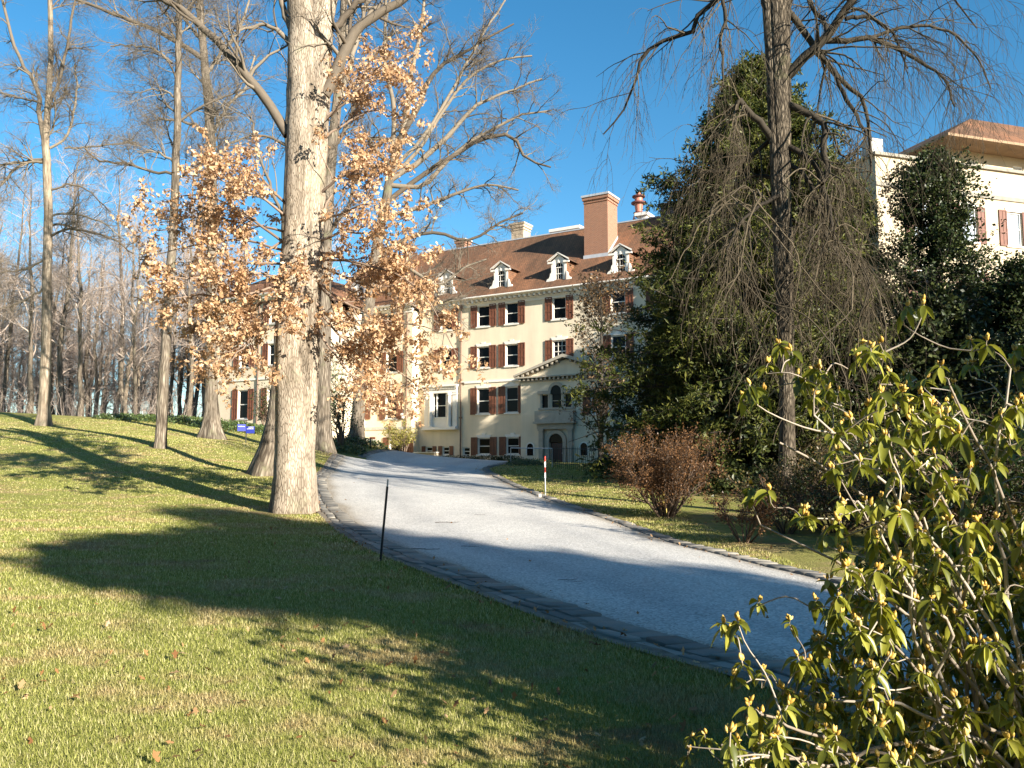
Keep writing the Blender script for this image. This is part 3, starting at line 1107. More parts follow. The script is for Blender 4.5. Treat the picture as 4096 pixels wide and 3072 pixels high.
# flat ventilators on the roof
for x0, x1, z1 in ((4.1, 7.0, .75), (8.0, 9.5, .95), (11.9, 13.0, .95)):
    b = MB()
    b.box(x0 + .15, x1 - .15, 7.2, 9.2, RZZ, RZZ + z1 - .25)
    b.box(x0, x1, 7.0, 9.4, RZZ + z1 - .25, RZZ + z1)
    b.build('roof_vent', M['white'], roof)
b = MB()
b.box(15.0, 19.0, 4.6, 8, rz(YC) + .02, rz(YC) + 2.0)
b.box(14.85, 19.15, 4.45, 8.1, rz(YC) + 2.0, rz(YC) + 2.15)
b.build('roof_penthouse', M['slate'], roof)
b = MB()
b.box(19.003, 19.5, 4.7, 6, rz(YC) + .02, rz(YC) + 1.4)
b.build('roof_hatch', M['white'], roof)


# dormers
def make_dormer(xc):
    z0 = 14.86
    y0 = .12
    w = .62
    zt = z0 + 1.55
    b = MB()
    # tiled cheeks
    for s in (-1, 1):
        xa = s * w
        q = [(xa, y0 + .04, z0), (xa, y0 + .04, zt), (xa, (zt - EZ) / SL + EY, zt), (xa, (z0 - EZ) / SL + EY, z0)]
        uvq = [(p[1] * 1.2, p[2]) for p in q]
        b.poly(q if s > 0 else q[::-1], uvq if s > 0 else uvq[::-1])
    # little gable roof
    zg = zt + .5
    for s in (-1, 1):
        ya, yb = y0 - .2, (zt - EZ) / SL + EY
        yc = (zg + .06 - EZ) / SL + EY
        q = [(s * (w + .3), ya, zt - .02), (0, ya, zg + .1), (0, yc, zg + .1), (s * (w + .3), yb, zt - .02)]
        b.poly(q[::-1] if s < 0 else q, [(0, 0), (0, .9), (1.6, .9), (1.6, 0)])
    d = b.build('dormer', M['roof'], roof, (xc, 0, 0))
    # white face with an arched opening
    f = MB()
    ar = .33
    zc = z0 + 1.12
    arc = [(ar * math.cos(t), zc + ar * math.sin(t)) for t in np.linspace(0, math.pi, 13)]
    out_ = [(w, z0), (w, zt), (0, zg), (-w, zt), (-w, z0)]
    # left and right halves around the opening
    R_ = [(ar, z0 + .12)] + arc[:7]
    f.poly([(p[0], y0, p[1]) for p in [(w, z0), (w, zt), (0, zg)] + R_[::-1]])
    f.poly([(-p[0], y0, p[1]) for p in ([(w, z0), (w, zt), (0, zg)] + R_[::-1])[::-1]])
    f.poly([(-w, y0, z0), (w, y0, z0), (ar, y0, z0 + .12), (-ar, y0, z0 + .12)])
    pts = [(-ar, z0 + .12), (ar, z0 + .12)] + arc
    for i in range(len(pts)):
        a, c = pts[i], pts[(i + 1) % len(pts)]
        f.poly([(a[0], y0, a[1]), (a[0], y0 + .14, a[1]), (c[0], y0 + .14, c[1]), (c[0], y0, c[1])])
    # pilasters, cornice ends, gable mouldings, key
    for s in (-1, 1):
        f.box(*sorted((s * (w - .16), s * (w + .01))), y0 - .05, y0 - .003, z0, zt - .15)
        f.box(*sorted((s * (w - .2), s * (w + .27))), y0 - .15, y0 - .004, zt - .15, zt + .0)
        q = [(s * (w + .3), y0 - .17, zt), (s * (w + .3), y0 - .17, zt + .12), (0, y0 - .17, zg + .16), (0, y0 - .17, zg + .02)]
        f.poly(q if s < 0 else q[::-1])
        q2 = [(p[0], y0 - .003, p[2]) for p in q]
        f.poly([q[0], q[3], q2[3], q2[0]])
        # scrolled foot
        prof = [(s * (w + .012), z0), (s * (w + .42), z0), (s * (w + .44), z0 + .12), (s * (w + .36), z0 + .26), (s * (w + .22), z0 + .32), (s * (w + .14), z0 + .46), (s * (w + .1), z0 + .66), (s * (w + .012), z0 + .74)]
        f.prism(prof if s > 0 else prof[::-1], y0 - .06, y0 + .1)
    f.box(-.07, .07, y0 - .06, y0 - .004, zc + ar - .02, zc + ar + .22)
    f.box(-w - .46, w + .46, y0 - .14, y0 + .1, z0 - .1, z0 - .004)
    f.box(-ar, ar, y0 + .05, y0 + .11, z0 + .121, z0 + .2)
    for zz in (z0 + .62, z0 + 1.1):
        f.box(-ar, ar, y0 + .05, y0 + .11, zz - .03, zz + .03)
    for s in (-1, 1):
        f.box(*sorted((s * ar, s * (ar - .05))), y0 + .05, y0 + .11, z0 + .12, zc)
    for xx in (-.11, .11):
        f.box(xx - .01, xx + .01, y0 + .07, y0 + .1, z0 + .2, zc + .28)
    f.build('dormer_front', M['white'], d)
    p = MB()
    p.poly([(x, y0 + .12, z) for x, z in pts])
    p.build('pane', M['glass'], d)
    return d


dm = make_dormer(-1.6)
for xc in (3.6, 8.66, 13.65):
    c = copy_tree(dm, roof)
    c.location = (xc, 0, 0)

# downspouts
for (x, y, z0, z1) in ((.0, -.1, 1.4, 13.6),):
    b = MB()
    b.tube((x, y, z0), (x, y, z1), .055, .055, 8)
    b.box(x - .16, x + .16, y - .12, y + .09, z1, z1 + .3)
    for zz in (4.9, 7.9, 11):
        b.box(x - .09, x + .09, y - .08, y + .1, zz, zz + .12)
    b.build('downspout', mat_plain('copper_brown_pipe', (.17, .10, .07), .5, .4), house)

# the grand bay window: cornice, columns, pilasters, three lights
b = MB()
x0, x1 = -3.5, -.32
b.box(x0 - .12, x1 + .12, -.42, 0, 7.48, 7.6)
b.box(x0 - .06, x1 + .06, -.34, 0, 7.38, 7.48)
xx = x0
while xx < x1:
    b.box(xx, xx + .07, -.3, -.05, 7.28, 7.38)
    xx += .15
b.box(x0, x1, -.2, 0, 6.98, 7.28)
b.box(x0, x1, -.4, 0, 4.12, 4.28)
b.box(x0 - .08, x1 + .08, -.46, 0, 4.04, 4.12)
for xa in (x0, x1 - .42):
    b.box(xa, xa + .42, -.16, 0, 4.28, 6.98)
    b.box(xa - .05, xa + .47, -.21, 0, 6.8, 6.9)
for xa in (x0 + .68, x1 - .68):
    b.lathe([(.2, 4.28), (.2, 4.36), (.165, 4.4), (.16, 5.4), (.14, 6.72), (.2, 6.8), (.2, 6.98)], xa, -.2, 14)
b.box(-2.75, -1.05, -.14, 0, 4.3, 4.95)
b.box(-2.82, -.98, -.18, .05, 4.95, 5.05)
b.box(-2.82, -.98, -.16, .05, 6.95, 6.975)
for xa in (-2.75, -2.42, -1.5, -1.15):
    b.box(xa, xa + .1, .0, .12, 5.05, 6.95)
b.box(-2.7, -1.1, .05, .12, 5.95, 6.01)
bay = b.build('window_bay', M['white'], house)
p = MB()
p.poly([(-2.75, .13, 5.05), (-1.05, .13, 5.05), (-1.05, .13, 6.95), (-2.75, .13, 6.95)])
p.build('pane', M['glass'], bay)

# entrance pavilion with pediment
PX0, PX1, PY = 5.75, 13.2, -.55
hp = [(8.35, 9.15, 5.45, 7.0), (7.55, 8.05, 5.45, 6.4), (9.45, 9.95, 5.45, 6.4), (8.2, 9.3, 1.45, 3.0), (6.3, 6.82, 2.0, 2.75), (10.68, 11.2, 2.0, 2.75), (11.5, 12.2, 4.9, 6.7)]
b = MB()
wall_holes(b, PX0, PX1, .5, 7.5, hp, PY, .3)
b.poly([(PX0, PY, .5), (PX0, PY, 7.5), (PX0, 0, 7.5), (PX0, 0, .5)])
b.poly([(PX1, PY, .5), (PX1, 0, .5), (PX1, 0, 7.5), (PX1, PY, 7.5)])
b.prism([(PX0, 7.78), (PX1, 7.78), ((PX0 + PX1) / 2, 8.95)], PY + .08, -.004)
pav = b.build('entrance_pavilion', M['stucco'], house)
b = MB()
xm = (PX0 + PX1) / 2
b.box(PX0 - .05, PX1 + .05, PY - .1, PY + .3, 7.4, 7.5)
b.box(PX0 - .32, PX1 + .32, PY - .42, -.003, 7.68, 7.78)
x = PX0
while x < PX1:
    b.box(x, x + .16, PY - .32, PY, 7.5, 7.68)
    x += .36
for s in (-1, 1):
    e = xm + s * (PX1 - xm + .4)
    q = [(e, 7.782), (e, 7.92), (xm, 9.3), (xm, 9.06)]
    b.prism(q if s < 0 else q[::-1], PY - .45, -.002)
    for i in range(9):
        t = (i + .7) / 10
        xx, zz = e + (xm - e) * t, 7.76 + 1.28 * t
        b.box(xx - .08, xx + .08, PY - .3, PY + .08, zz - .16, zz + .02)
b.build('pediment', M['trim'], pav)


def arch_frame(b, xc, half, zs, z0, w, y0, y1, n=14):
    """moulded surround of an arched opening"""
    th = np.linspace(0, math.pi, n)
    inn = [(xc + half * math.cos(t), zs + half * math.sin(t)) for t in th]
    oo = [(xc + (half + w) * math.cos(t), zs + (half + w) * math.sin(t)) for t in th]
    inn = [(xc + half, z0)] + inn + [(xc - half, z0)]
    oo = [(xc + half + w, z0)] + oo + [(xc - half - w, z0)]
    for i in range(len(inn) - 1):
        b.prism([inn[i], oo[i], oo[i + 1], inn[i + 1]], y0, y1)


def arch_panel(b, xc, half, zs, z0, y, n=14):
    b.poly([(xc - half, y, z0), (xc + half, y, z0)] + [(xc + half * math.cos(t), y, zs + half * math.sin(t)) for t in np.linspace(0, math.pi, n)])


b = MB()
b.box(7.3, 10.2, PY - .12, PY - .003, 5.3, 5.45)
for xa in (7.4, 8.08, 9.22, 9.97):
    b.box(xa, xa + .16, PY - .06, PY + .1, 5.45, 6.45)
b.box(7.25, 8.3, PY - .16, PY + .08, 6.45, 6.68)
b.box(9.2, 10.25, PY - .16, PY + .08, 6.45, 6.68)
arch_frame(b, 8.75, .42, 6.66, 6.5, .22, PY - .1, PY - .004)
for zz in (5.95, 6.5):
    b.box(8.36, 9.14, PY + .06, PY + .12, zz - .025, zz + .025)
pw = b.build('venetian_window', M['trim'], pav)
b = MB()
for a, c in ((7.55, 8.05), (9.45, 9.95), (8.35, 9.15)):
    b.poly([(a, PY + .14, 5.45), (c, PY + .14, 5.45), (c, PY + .14, 7.0), (a, PY + .14, 7.0)])
arch_panel(b, 8.75, .43, 6.66, 6.4, PY - .02)
b.build('pane', M['glass'], pw)
# the door surround
b = MB()
for xa in (7.42, 9.78):
    b.box(xa, xa + .34, PY - .3, PY, 1.4, 3.75)
    b.box(xa - .05, xa + .39, PY - .36, PY, 3.75, 3.88)
b.box(7.3, 10.24, PY - .34, PY, 3.88, 4.28)
b.box(7.1, 10.44, PY - .6, PY, 4.28, 4.44)
b.box(7.2, 10.34, PY - .5, PY - .003, 4.443, 5.2)
arch_frame(b, 8.75, .56, 3.0, 1.45, .28, PY - .16, PY - .004)
ds = b.build('door_surround', M['trim'], pav)
b = MB()
arch_panel(b, 8.75, .57, 3.0, 2.95, PY - .03)
for a in (-1, 0, 1):
    b.box(8.75 + a * .2 - .012, 8.75 + a * .2 + .012, PY - .045, PY - .035, 3.0, 3.5)
b.build('fanlight', M['glass'], ds)
b = MB()
b.box(8.22, 9.28, PY + .1, PY + .16, 1.45, 2.9)
for xa in (8.3, 8.8):
    for za in (1.55, 2.25):
        b.box(xa, xa + .4, PY + .08, PY + .097, za, za + .55)
dr = b.build('door', M['door'], pav)
b = MB()
b.tube((9.2, PY + .08, 2.15), (9.2, PY + .0, 2.15), .03, .03, 8)
b.build('handle', M['galv'], dr)
for xc in (6.56, 10.94):
    b = MB()
    arch_frame(b, xc, .27, 2.6, 2.0, .09, PY - .05, PY - .004, 10)
    b.box(xc - .26, xc + .26, PY + .08, PY + .12, 2.3, 2.34)
    wn = b.build('window', M['white'], pav)
    b = MB()
    arch_panel(b, xc, .275, 2.6, 1.98, PY - .012, 10)
    b.build('pane', M['glass'], wn)
make_window(.7, 1.8, pav, (11.85, PY, 4.9))

# ------------------------------------------------------------------ projecting left block
LY = -.9
lx1, lx0 = -4.2, -14.2
b = MB()
hl = []
lw = []
for px in (1564, 1437):
    for py, (w, h), ks in ((1676, (1.2, 2.05), True),):
        x, z = hpos(px, py, LY)
        lw.append((x, z, w, h, ks))
for x, z, w, h, ks in list(lw):
    lw.append((x, 8.8, *W2, True))
    lw.append((x, 12.03, *W3, False))
xb, zb_ = hpos(1593, 1806, LY)
lw.append((xb, 2.2, 1.9, 1.25, False))
xb2, _ = hpos(1462, 1806, LY)
lw.append((xb2, 2.5, .9, 1.0, False))
for x, z, w, h, ks in lw:
    hl.append((x - w / 2, x + w / 2, z, z + h))
wall_holes(b, lx0, lx1, .2, 13.75, hl, LY)
b.poly([(lx1, LY, .2), (lx1, 0, .2), (lx1, 0, 13.75), (lx1, LY, 13.75)])
b.build('wall', M['stucco'], house)
for x, z, w, h, ks in lw:
    make_window(w, h, house, (x, LY, z), ks, sill='stone')
b = MB()
b.box(lx0, lx1 + .05, LY - .06, LY, 4.12, 4.34)
b.build('stone_band', M['grey_stone'], house)
b = MB()
b.box(lx0, lx1 + .05, LY - .07, LY, 7.62, 7.8)
b.build('string_course', M['white'], house)
cornice(lx0, lx1 - .02, LY, house)
b = MB()
# roof of the block with its hipped right end
yr = RY
b.poly([(lx0, LY - .68, EZ), (lx1 + .4, LY - .68, EZ), (lx1 - 5.2, yr - .9, RZZ + .02), (lx0, yr - .9, RZZ + .02)],
       [(lx0, 0), (lx1 + .4, 0), (lx1 - 5.2, SLEN), (lx0, SLEN)])
b.poly([(lx1 + .4, LY - .68, EZ), (lx1 + .4, LY + .25, EZ + .0), (lx1 - 4.2, yr - .9, RZZ + .015), (lx1 - 5.2, yr - .9, RZZ + .02)],
       [(0, 0), (1, 0), (1, SLEN), (0, SLEN)])
b.poly([(lx0, LY - .68, EZ), (lx0, yr - .9, RZZ), (lx0, yr + 9, RZZ), (lx0, yr + 9, EZ)])
b.poly([(lx0, yr - .9, RZZ + .02), (lx1 - 5.2, yr - .9, RZZ + .02), (lx1 - 5.2, yr + 9, RZZ + .02), (lx0, yr + 9, RZZ + .02)])
b.build('roof', M['roof'], house)
xd, zd = hpos(1437, 1178, LY)
c = copy_tree(dm, roof)
c.location = (xd, LY, 0)
b = MB()
xd2, _ = hpos(1626, 1700, LY)
b.tube((xd2, LY - .1, 1.5), (xd2, LY - .1, 13.6), .055, .055, 8)
b.build('downspout', mat_plain('brown_pipe', (.17, .10, .07), .5, .4), house)
b = MB()
b.tube((xd2 - .25, LY - .2, 5.35), (xd2 - .25, LY - .38, 5.3), .07, .1, 10)
b.box(xd2 - .33, xd2 - .17, LY - .22, LY, 5.0, 5.2)
b.build('wall_lamp', M['white'], house)

# ------------------------------------------------------------------ far left wing
P = at(970, 1676, 64)
wy = float((P - A0) @ -NO)
wx = float((P - A0) @ U)
xl, _ = hpos(824, 1690, wy)
xr, _ = hpos(1150, 1690, wy)
b = MB()
ww = []
zs = float(P[2])
for xq in (wx, wx + 3.6 if wx + 3.6 < xr - 1.3 else wx + 3.2):
    ww += [(xq, zs, 1.15, 2.25, False), (xq, zs + 4.0, 1.13, 1.66, True), (xq, zs + 7.2, 1.13, 1.66, False)]
wall_holes(b, xl, xr, 1.5, 13.75, [(x - w / 2, x + w / 2, z, z + h) for x, z, w, h, k_ in ww], wy)
b.poly([(xr, wy, 1.5), (xr, 0, 1.5), (xr, 0, 13.75), (xr, wy, 13.75)])
# canted end turned away from the sun
ex, ey = xl - 2.4, wy + 4.6
b.poly([(ex, ey, 1.5), (xl, wy, 1.5), (xl, wy, 13.75), (ex, ey, 13.75)])
b.poly([(ex, 14, 1.5), (ex, ey, 1.5), (ex, ey, 13.75), (ex, 14, 13.75)])
b.build('wall', M['stucco'], house)
for x, z, w, h, k_ in ww:
    make_window(w, h, house, (x, wy, z), k_, sill='stone')
ce = math.atan2(wy - ey, xl - ex)
for z, h in ((zs - .1, 2.25), (zs + 4.0, 1.66)):
    w_ = make_window(1.0, h, house, (xl + (ex - xl) * .5 + .02, wy + (ey - wy) * .5 - .02, z))
    w_.rotation_euler = (0, 0, ce)
cornice(xl, xr, wy, house)
b = MB()
b.box(xl, xr, wy - .07, wy, zs + 2.95, zs + 3.1)
b.build('string_course', M['white'], house)
b = MB()
zr_ = 16.9
b.poly([(xl - .4, wy - .68, EZ), (xr + .4, wy - .68, EZ), (xr - 3.2, wy + 4, zr_), (xl + 2.2, wy + 4, zr_)], [(0, 0), (8, 0), (6, 6), (2, 6)])
b.poly([(xr + .4, wy - .68, EZ), (xr + .4, 4, EZ), (xr - 3.2, 4, zr_), (xr - 3.2, wy + 4, zr_)], [(0, 0), (8, 0), (8, 6), (3, 6)])
b.poly([(ex - .4, ey, EZ), (xl - .4, wy - .68, EZ), (xl + 2.2, wy + 4, zr_), (ex + 2.6, ey + 2, zr_)], [(0, 0), (5, 0), (4, 6), (1, 6)])
b.poly([(xl + 2.2, wy + 4, zr_), (xr - 3.2, wy + 4, zr_), (xr - 3.2, 8, zr_), (ex + 2.6, 8, zr_), (ex + 2.6, ey + 2, zr_)])
b.build('roof', M['roof'], house)
b = MB()
b.tube((wx + 1.65, wy - .1, zs - .7), (wx + 1.65, wy - .1, 13.6), .05, .05, 8)
b.build('downspout', mat_plain('brown_pipe', (.17, .10, .07), .5, .4), house)

# siren on its lattice stand, on the flat of the roof
sx, sz = hpos(2556, 885, 8)
p = hw(sx, 8.0, 0)
siren = empty('siren_tower', (p[0], p[1], RZZ), 'faded red civil siren on a lattice stand on the mansion roof', 'siren')
zt = hpos(2556, 765, 8)[1] - RZZ
H = zt - 1.9
b = MB()
for sx_, sy_ in ((-1, -1), (1, -1), (1, 1), (-1, 1)):
    b.tube((sx_ * .62, sy_ * .62, 0), (sx_ * .34, sy_ * .34, H), .035, .03, 6)
for z0, z1 in ((0, H * .5), (H * .5, H)):
    for (ax, ay), (bx, by) in (((-1, -1), (1, -1)), ((1, -1), (1, 1)), ((1, 1), (-1, 1)), ((-1, 1), (-1, -1))):
        k0, k1 = .62 - .28 * z0 / H, .62 - .28 * z1 / H
        b.tube((ax * k0, ay * k0, z0), (bx * k1, by * k1, z1), .02, .02, 5)
        b.tube((bx * k0, by * k0, z0), (ax * k1, ay * k1, z1), .02, .02, 5)
        b.tube((ax * k1, ay * k1, z1), (bx * k1, by * k1, z1), .02, .02, 5)
b.build('lattice_stand', M['siren'], siren)
b = MB()
b.lathe([(.0, H - .2), (.2, H - .16), (.42, H + .04), (.46, H + .1)], n=20)
b.build('siren_base', M['siren_dark'], siren, smooth=True)
b = MB()
b.lathe([(.28, H + .08), (.28, H + .2), (.34, H + .72), (.36, H + .85)], n=20)
b.lathe([(.33, H + .95), (.33, H + 1.4)], n=20)
b.lathe([(.2, H + 1.5), (.2, H + 1.72), (.12, H + 1.8), (0, H + 1.82)], n=20)
b.build('siren_body', M['siren'], siren, smooth=True)
for zz, rr in ((.84, .62), (1.38, .53)):
    b = MB()
    b.lathe([(.3, H + zz - .02), (rr - .03, H + zz), (rr, H + zz + .03), (rr, H + zz + .12), (rr - .08, H + zz + .15), (.2, H + zz + .16)], n=24)
    b.build('siren_ring', M['siren_dark'], siren, smooth=True)

# ------------------------------------------------------------------ right-hand building
C0 = at(3545, 1700, 46)
d2 = np.array([.954, .30, 0])
RZ2 = math.atan2(.30, .954)
b2 = empty('stucco_building', (C0[0], C0[1], 0), 'tall pale cream building with tiled hip roof at the right edge', 'building', rz=RZ2)
D2 = np.array([math.cos(RZ2), math.sin(RZ2), 0])
N2 = np.array([D2[1], -D2[0], 0])


def rpos(px, py, y=0.0):
    o = np.array([0, 0, EYE])
    d = at(px, py, 10) - o
    k = ((np.array([C0[0], C0[1], 0]) - N2 * y - o) @ N2) / (d @ N2)
    P = o + d * k
    return float((P - np.array([C0[0], C0[1], 0])) @ D2), float(P[2])


zt = rpos(3560, 628)[1]
wl = []
for px, py in ((4062, 985), (3880, 960), (3690, 935)):
    x, _ = rpos(px, py)
    wl.append((x, rpos(4062, 985)[1], 1.2, 2.1))
    wl.append((x, rpos(4062, 985)[1] - 4.1, 1.2, 2.2))
    wl.append((x, rpos(4062, 985)[1] - 8.2, 1.2, 2.2))
xR = 16
b = MB()
wall_holes(b, 0, xR, 0, zt, [(x - w / 2, x + w / 2, z, z + h) for x, z, w, h in wl])
b.poly([(0, 12, 0), (0, 0, 0), (0, 0, zt), (0, 12, zt)])
b.poly([(0, 0, zt), (xR, 0, zt), (xR, 12, zt), (0, 12, zt)])
b.poly([(xR, 0, 0), (xR, 12, 0), (xR, 12, zt), (xR, 0, zt)])
b.build('wall', M['stucco_light'], b2)
for i, (x, z, w, h) in enumerate(wl):
    make_window(w, h, b2, (x, 0, z), True, glass='glass_pale' if i % 3 == 0 else 'glass')
b = MB()
zs1 = rpos(3700, 757)[1]
b.box(-.05, xR, -.08, 0, zs1 - .12, zs1 + .12)
b.box(-.12, xR, -.16, 12, zt + .003, zt + .18)
b.build('string_course', M['ledge'], b2)
xa, _ = rpos(3790, 640, .8)
za = zt + .18
zt2 = rpos(3880, 600, .8)[1]
aw = []
for px in (3892, 4072):
    x, _ = rpos(px, 660, .8)
    aw.append((x, za + .25, .85, zt2 - za - .85))
b = MB()
wall_holes(b, xa, xR, za, zt2, [(x - w / 2, x + w / 2, z, z + h) for x, z, w, h in aw], .8)
b.poly([(xa, 11, za), (xa, .8, za), (xa, .8, zt2), (xa, 11, zt2)])
b.build('attic_wall', M['stucco_light'], b2)
for x, z, w, h in aw:
    make_window(w, h, b2, (x, .8, z), shutters=False, muntins=True, glass='glass_pale')
b = MB()
zo = zt2 + .05
xe, ye = xa - 1.6, -.9
zr2 = rpos(3880, 475, 3.4)[1]
xrd = rpos(3880, 475, 3.4)[0]
b.poly([(xe, ye, zo), (xR + 1, ye, zo), (xR + 1, 3.4, zr2), (xrd, 3.4, zr2)], [(0, 0), (12, 0), (12, 6), (4, 6)])
b.poly([(xe, 11.5, zo), (xe, ye, zo), (xrd, 3.4, zr2), (xrd, 8, zr2)], [(0, 0), (12, 0), (8, 6), (3, 6)])
b.poly([(xrd, 3.4, zr2), (xR + 1, 3.4, zr2), (xR + 1, 8, zr2), (xrd, 8, zr2)])
b.build('roof', M['roof'], b2)
b = MB()
b.box(xe, xR + 1, ye, 11.5, zo - .16, zo - .004)
b.build('eaves', mat_plain('shadow_brown_soffit', (.30, .20, .12), .7, .2), b2)  # the brown stands for the shadow under the overhang
b = MB()
b.box(.15, .95, .4, 1.2, zt + .18, zt + 1.2)
b.build('chimney', M['grey_stone'], b2)
# ------------------------------------------------------------------ trees
def tree_thing(name, base, label, group=None):
    return empty(name, base, label, 'tree', group)


def trunk_line(pts, Y, r, n=26, wob=.0, dY=None):
    """trunk through (x, y) of the 2212 px picture, half widths r"""
    W = np.array([a2(p[0], p[1], Y) for p in pts])
    W[0, 2] = gz(W[0, 0], W[0, 1]) - .25
    P, R = catmull(W, n, np.array(r) * K2 * Y / F)
    return P + rng.normal(size=P.shape) * wob * (np.arange(n) > 1)[:, None], R


def crown_tubes(limbs, spec, sides=(6, 4, 3, 3)):
    """limbs: list of (P, R); spec: one dict of children() settings per further level"""
    tb = Tubes()
    for P, R in limbs:
        tb.add(P, R, sides[0])
    n = max(len(p) for p, _ in limbs)
    P = np.array([catmull(p, n) for p, _ in limbs])
    R = np.array([np.interp(np.linspace(0, 1, n), np.linspace(0, 1, len(r)), r) for _, r in limbs])
    lv = []
    for i, s in enumerate(spec):
        P, R = children(P, R, **s)
        tb.add(P, R, sides[min(i + 1, len(sides) - 1)])
        lv.append((P, R))
    return tb, lv


# --- the great oak beside the drive, dead leaves still on its low boughs
Yo = 19.5
bo = on_ground(634 * K2, 1112 * K2, Yo)
oak = tree_thing('oak_tree', bo, 'massive pale-barked oak beside the drive with dead tan leaves on its low boughs')
P, R = trunk_line([(634, 1112), (636, 1050), (636, 950), (634, 800), (637, 650), (648, 500), (655, 330), (664, 180)], Yo, [47, 45, 41.5, 38.5, 38, 34.5, 36, 40], 60, .006)
tb = Tubes().add(P, R, 40, .022, flare=(.55, .28, 5))
P2, R2 = trunk_line([(656, 330), (655, 150), (650, 0), (640, -250)], Yo, [32, 34, 31, 24], 24, .01)
P2[0] = a2(656, 330, Yo)
P3, R3 = trunk_line([(668, 320), (688, 150), (703, 0), (745, -260)], Yo + .1, [24, 29, 27, 20], 24, .01)
P3[0] = a2(668, 320, Yo)
tb.add(P2, R2, 28, .02).add(P3, R3, 28, .02)
tb.build('trunk', M['oak_bark'], oak, bo)
lim = [limb([(622, 292), (581, 222), (545, 180), (509, 137), (474, 92), (441, 65), (405, 32), (369, 10), (300, -40)], Yo, [11, 10, 9, 7, 5]),
       limb([(624, 92), (600, 65), (577, 55), (530, 61), (500, 80, -.5)], Yo, [6, 5, 3.5, 2.5]),
       limb([(628, 60), (610, 20), (600, -40), (560, -120)], Yo, [8, 6, 5]),
       limb([(700, 205), (740, 120), (779, 55), (813, 34), (865, 3), (960, -60)], Yo, [14, 12, 10, 9, 7]),
       limb([(722, 60), (790, -10), (860, -60)], Yo, [8, 6, 4])]
leafy = [[(620, 470), (570, 430), (500, 400), (430, 362)], [(612, 500), (540, 485), (430, 470), (325, 485)], [(610, 540), (520, 520), (420, 530), (300, 560)], [(605, 600), (540, 590), (460, 600), (350, 600)],
         [(602, 650), (545, 660), (480, 700), (420, 735)], [(602, 700), (560, 720), (520, 755), (490, 790)], [(618, 440), (560, 380), (510, 350), (470, 345)], [(610, 570), (500, 560), (400, 500), (310, 500)],
         [(608, 520), (520, 460), (440, 420), (340, 440)], [(604, 620), (500, 640), (400, 640), (340, 650)],
         [(684, 480), (740, 460), (800, 440), (870, 465)], [(680, 540), (740, 560), (820, 585), (880, 600)], [(678, 600), (740, 650), (820, 690), (890, 700), (945, 715)], [(676, 650), (730, 720), (810, 770), (880, 815), (925, 850)],
         [(690, 520), (760, 500), (840, 520), (920, 545)], [(680, 570), (750, 600), (850, 640), (930, 680)],
         [(706, 250), (745, 219), (770, 150), (820, 100), (885, 105)], [(700, 300), (740, 270), (800, 240), (850, 250), (900, 190)], [(690, 420), (740, 380), (790, 370), (830, 345)], [(700, 260), (760, 210), (813, 150), (860, 130)],
         [(640, 520), (660, 560), (650, 640), (610, 700)], [(690, 470), (720, 420), (760, 400), (800, 330)],
         [(672, 640), (720, 690), (770, 700), (830, 740)], [(612, 520), (560, 560), (520, 640), (470, 660)], [(676, 560), (780, 570), (900, 620), (990, 770)], [(672, 690), (720, 760), (780, 830), (850, 865)], [(676, 600), (760, 690), (850, 760), (930, 800)], [(604, 640), (550, 690), (500, 730), (455, 790)]]
lb = []
for i, pts in enumerate(leafy):
    n = len(pts)
    dy = random.uniform(-2.6, 1.2)
    lb.append(limb([(x, y, dy * k / (n - 1)) for k, (x, y) in enumerate(pts)], Yo, [3.2, 2.4, 1.6, .9], 12, .015))
tbl, lv = crown_tubes(lb, [dict(per=16, t=(.15, 1), L=(.45, 1.5), ang=(25, 75), S=6, wob=.16, up=.06, rs=.55, rmin=.006),
                           dict(per=5, t=(.3, 1), L=(.2, .5), ang=(25, 65), S=4, wob=.2, rs=.6, rmin=.0035)], (6, 4, 3))
tbb, _ = crown_tubes(lim, [dict(per=14, t=(.2, 1), L=(.9, 2.4), ang=(30, 70), S=8, wob=.18, up=.15, rs=.45, rmin=.01),
                           dict(per=6, t=(.3, 1), L=(.4, 1.2), ang=(25, 65), S=5, wob=.2, up=.05, rs=.5, rmin=.006),
                           dict(per=4, t=(.3, 1), L=(.2, .6), ang=(25, 60), S=4, wob=.2, rs=.5, rmin=.004)], (12, 5, 3, 3))
tbb.build('limb', M['limb'], oak, bo)
tbl.build('leafy_bough', M['twig'], oak, bo)
Pt = lv[1][0]
keep = rng.uniform(0, 1, len(Pt)) < .95
Pt = Pt[keep]
w = rng.uniform(.1, 1, (len(Pt), 14, 1))
idx = np.clip((w[..., 0] * 3).astype(int), 0, 2)
C = np.take_along_axis(Pt, idx[..., None], 1) * (1 - (w * 3 - idx[..., None])) + np.take_along_axis(Pt, idx[..., None] + 1, 1) * (w * 3 - idx[..., None])
C = C.reshape(-1, 3) + rng.normal(size=(C.shape[0] * C.shape[1], 3)) * .05
C = C[rng.uniform(0, 1, len(C)) < .95]
leaf_obj('foliage', C, (.055, .145), M['brown_leaf'], oak, bo, shape='oak', down=.7)


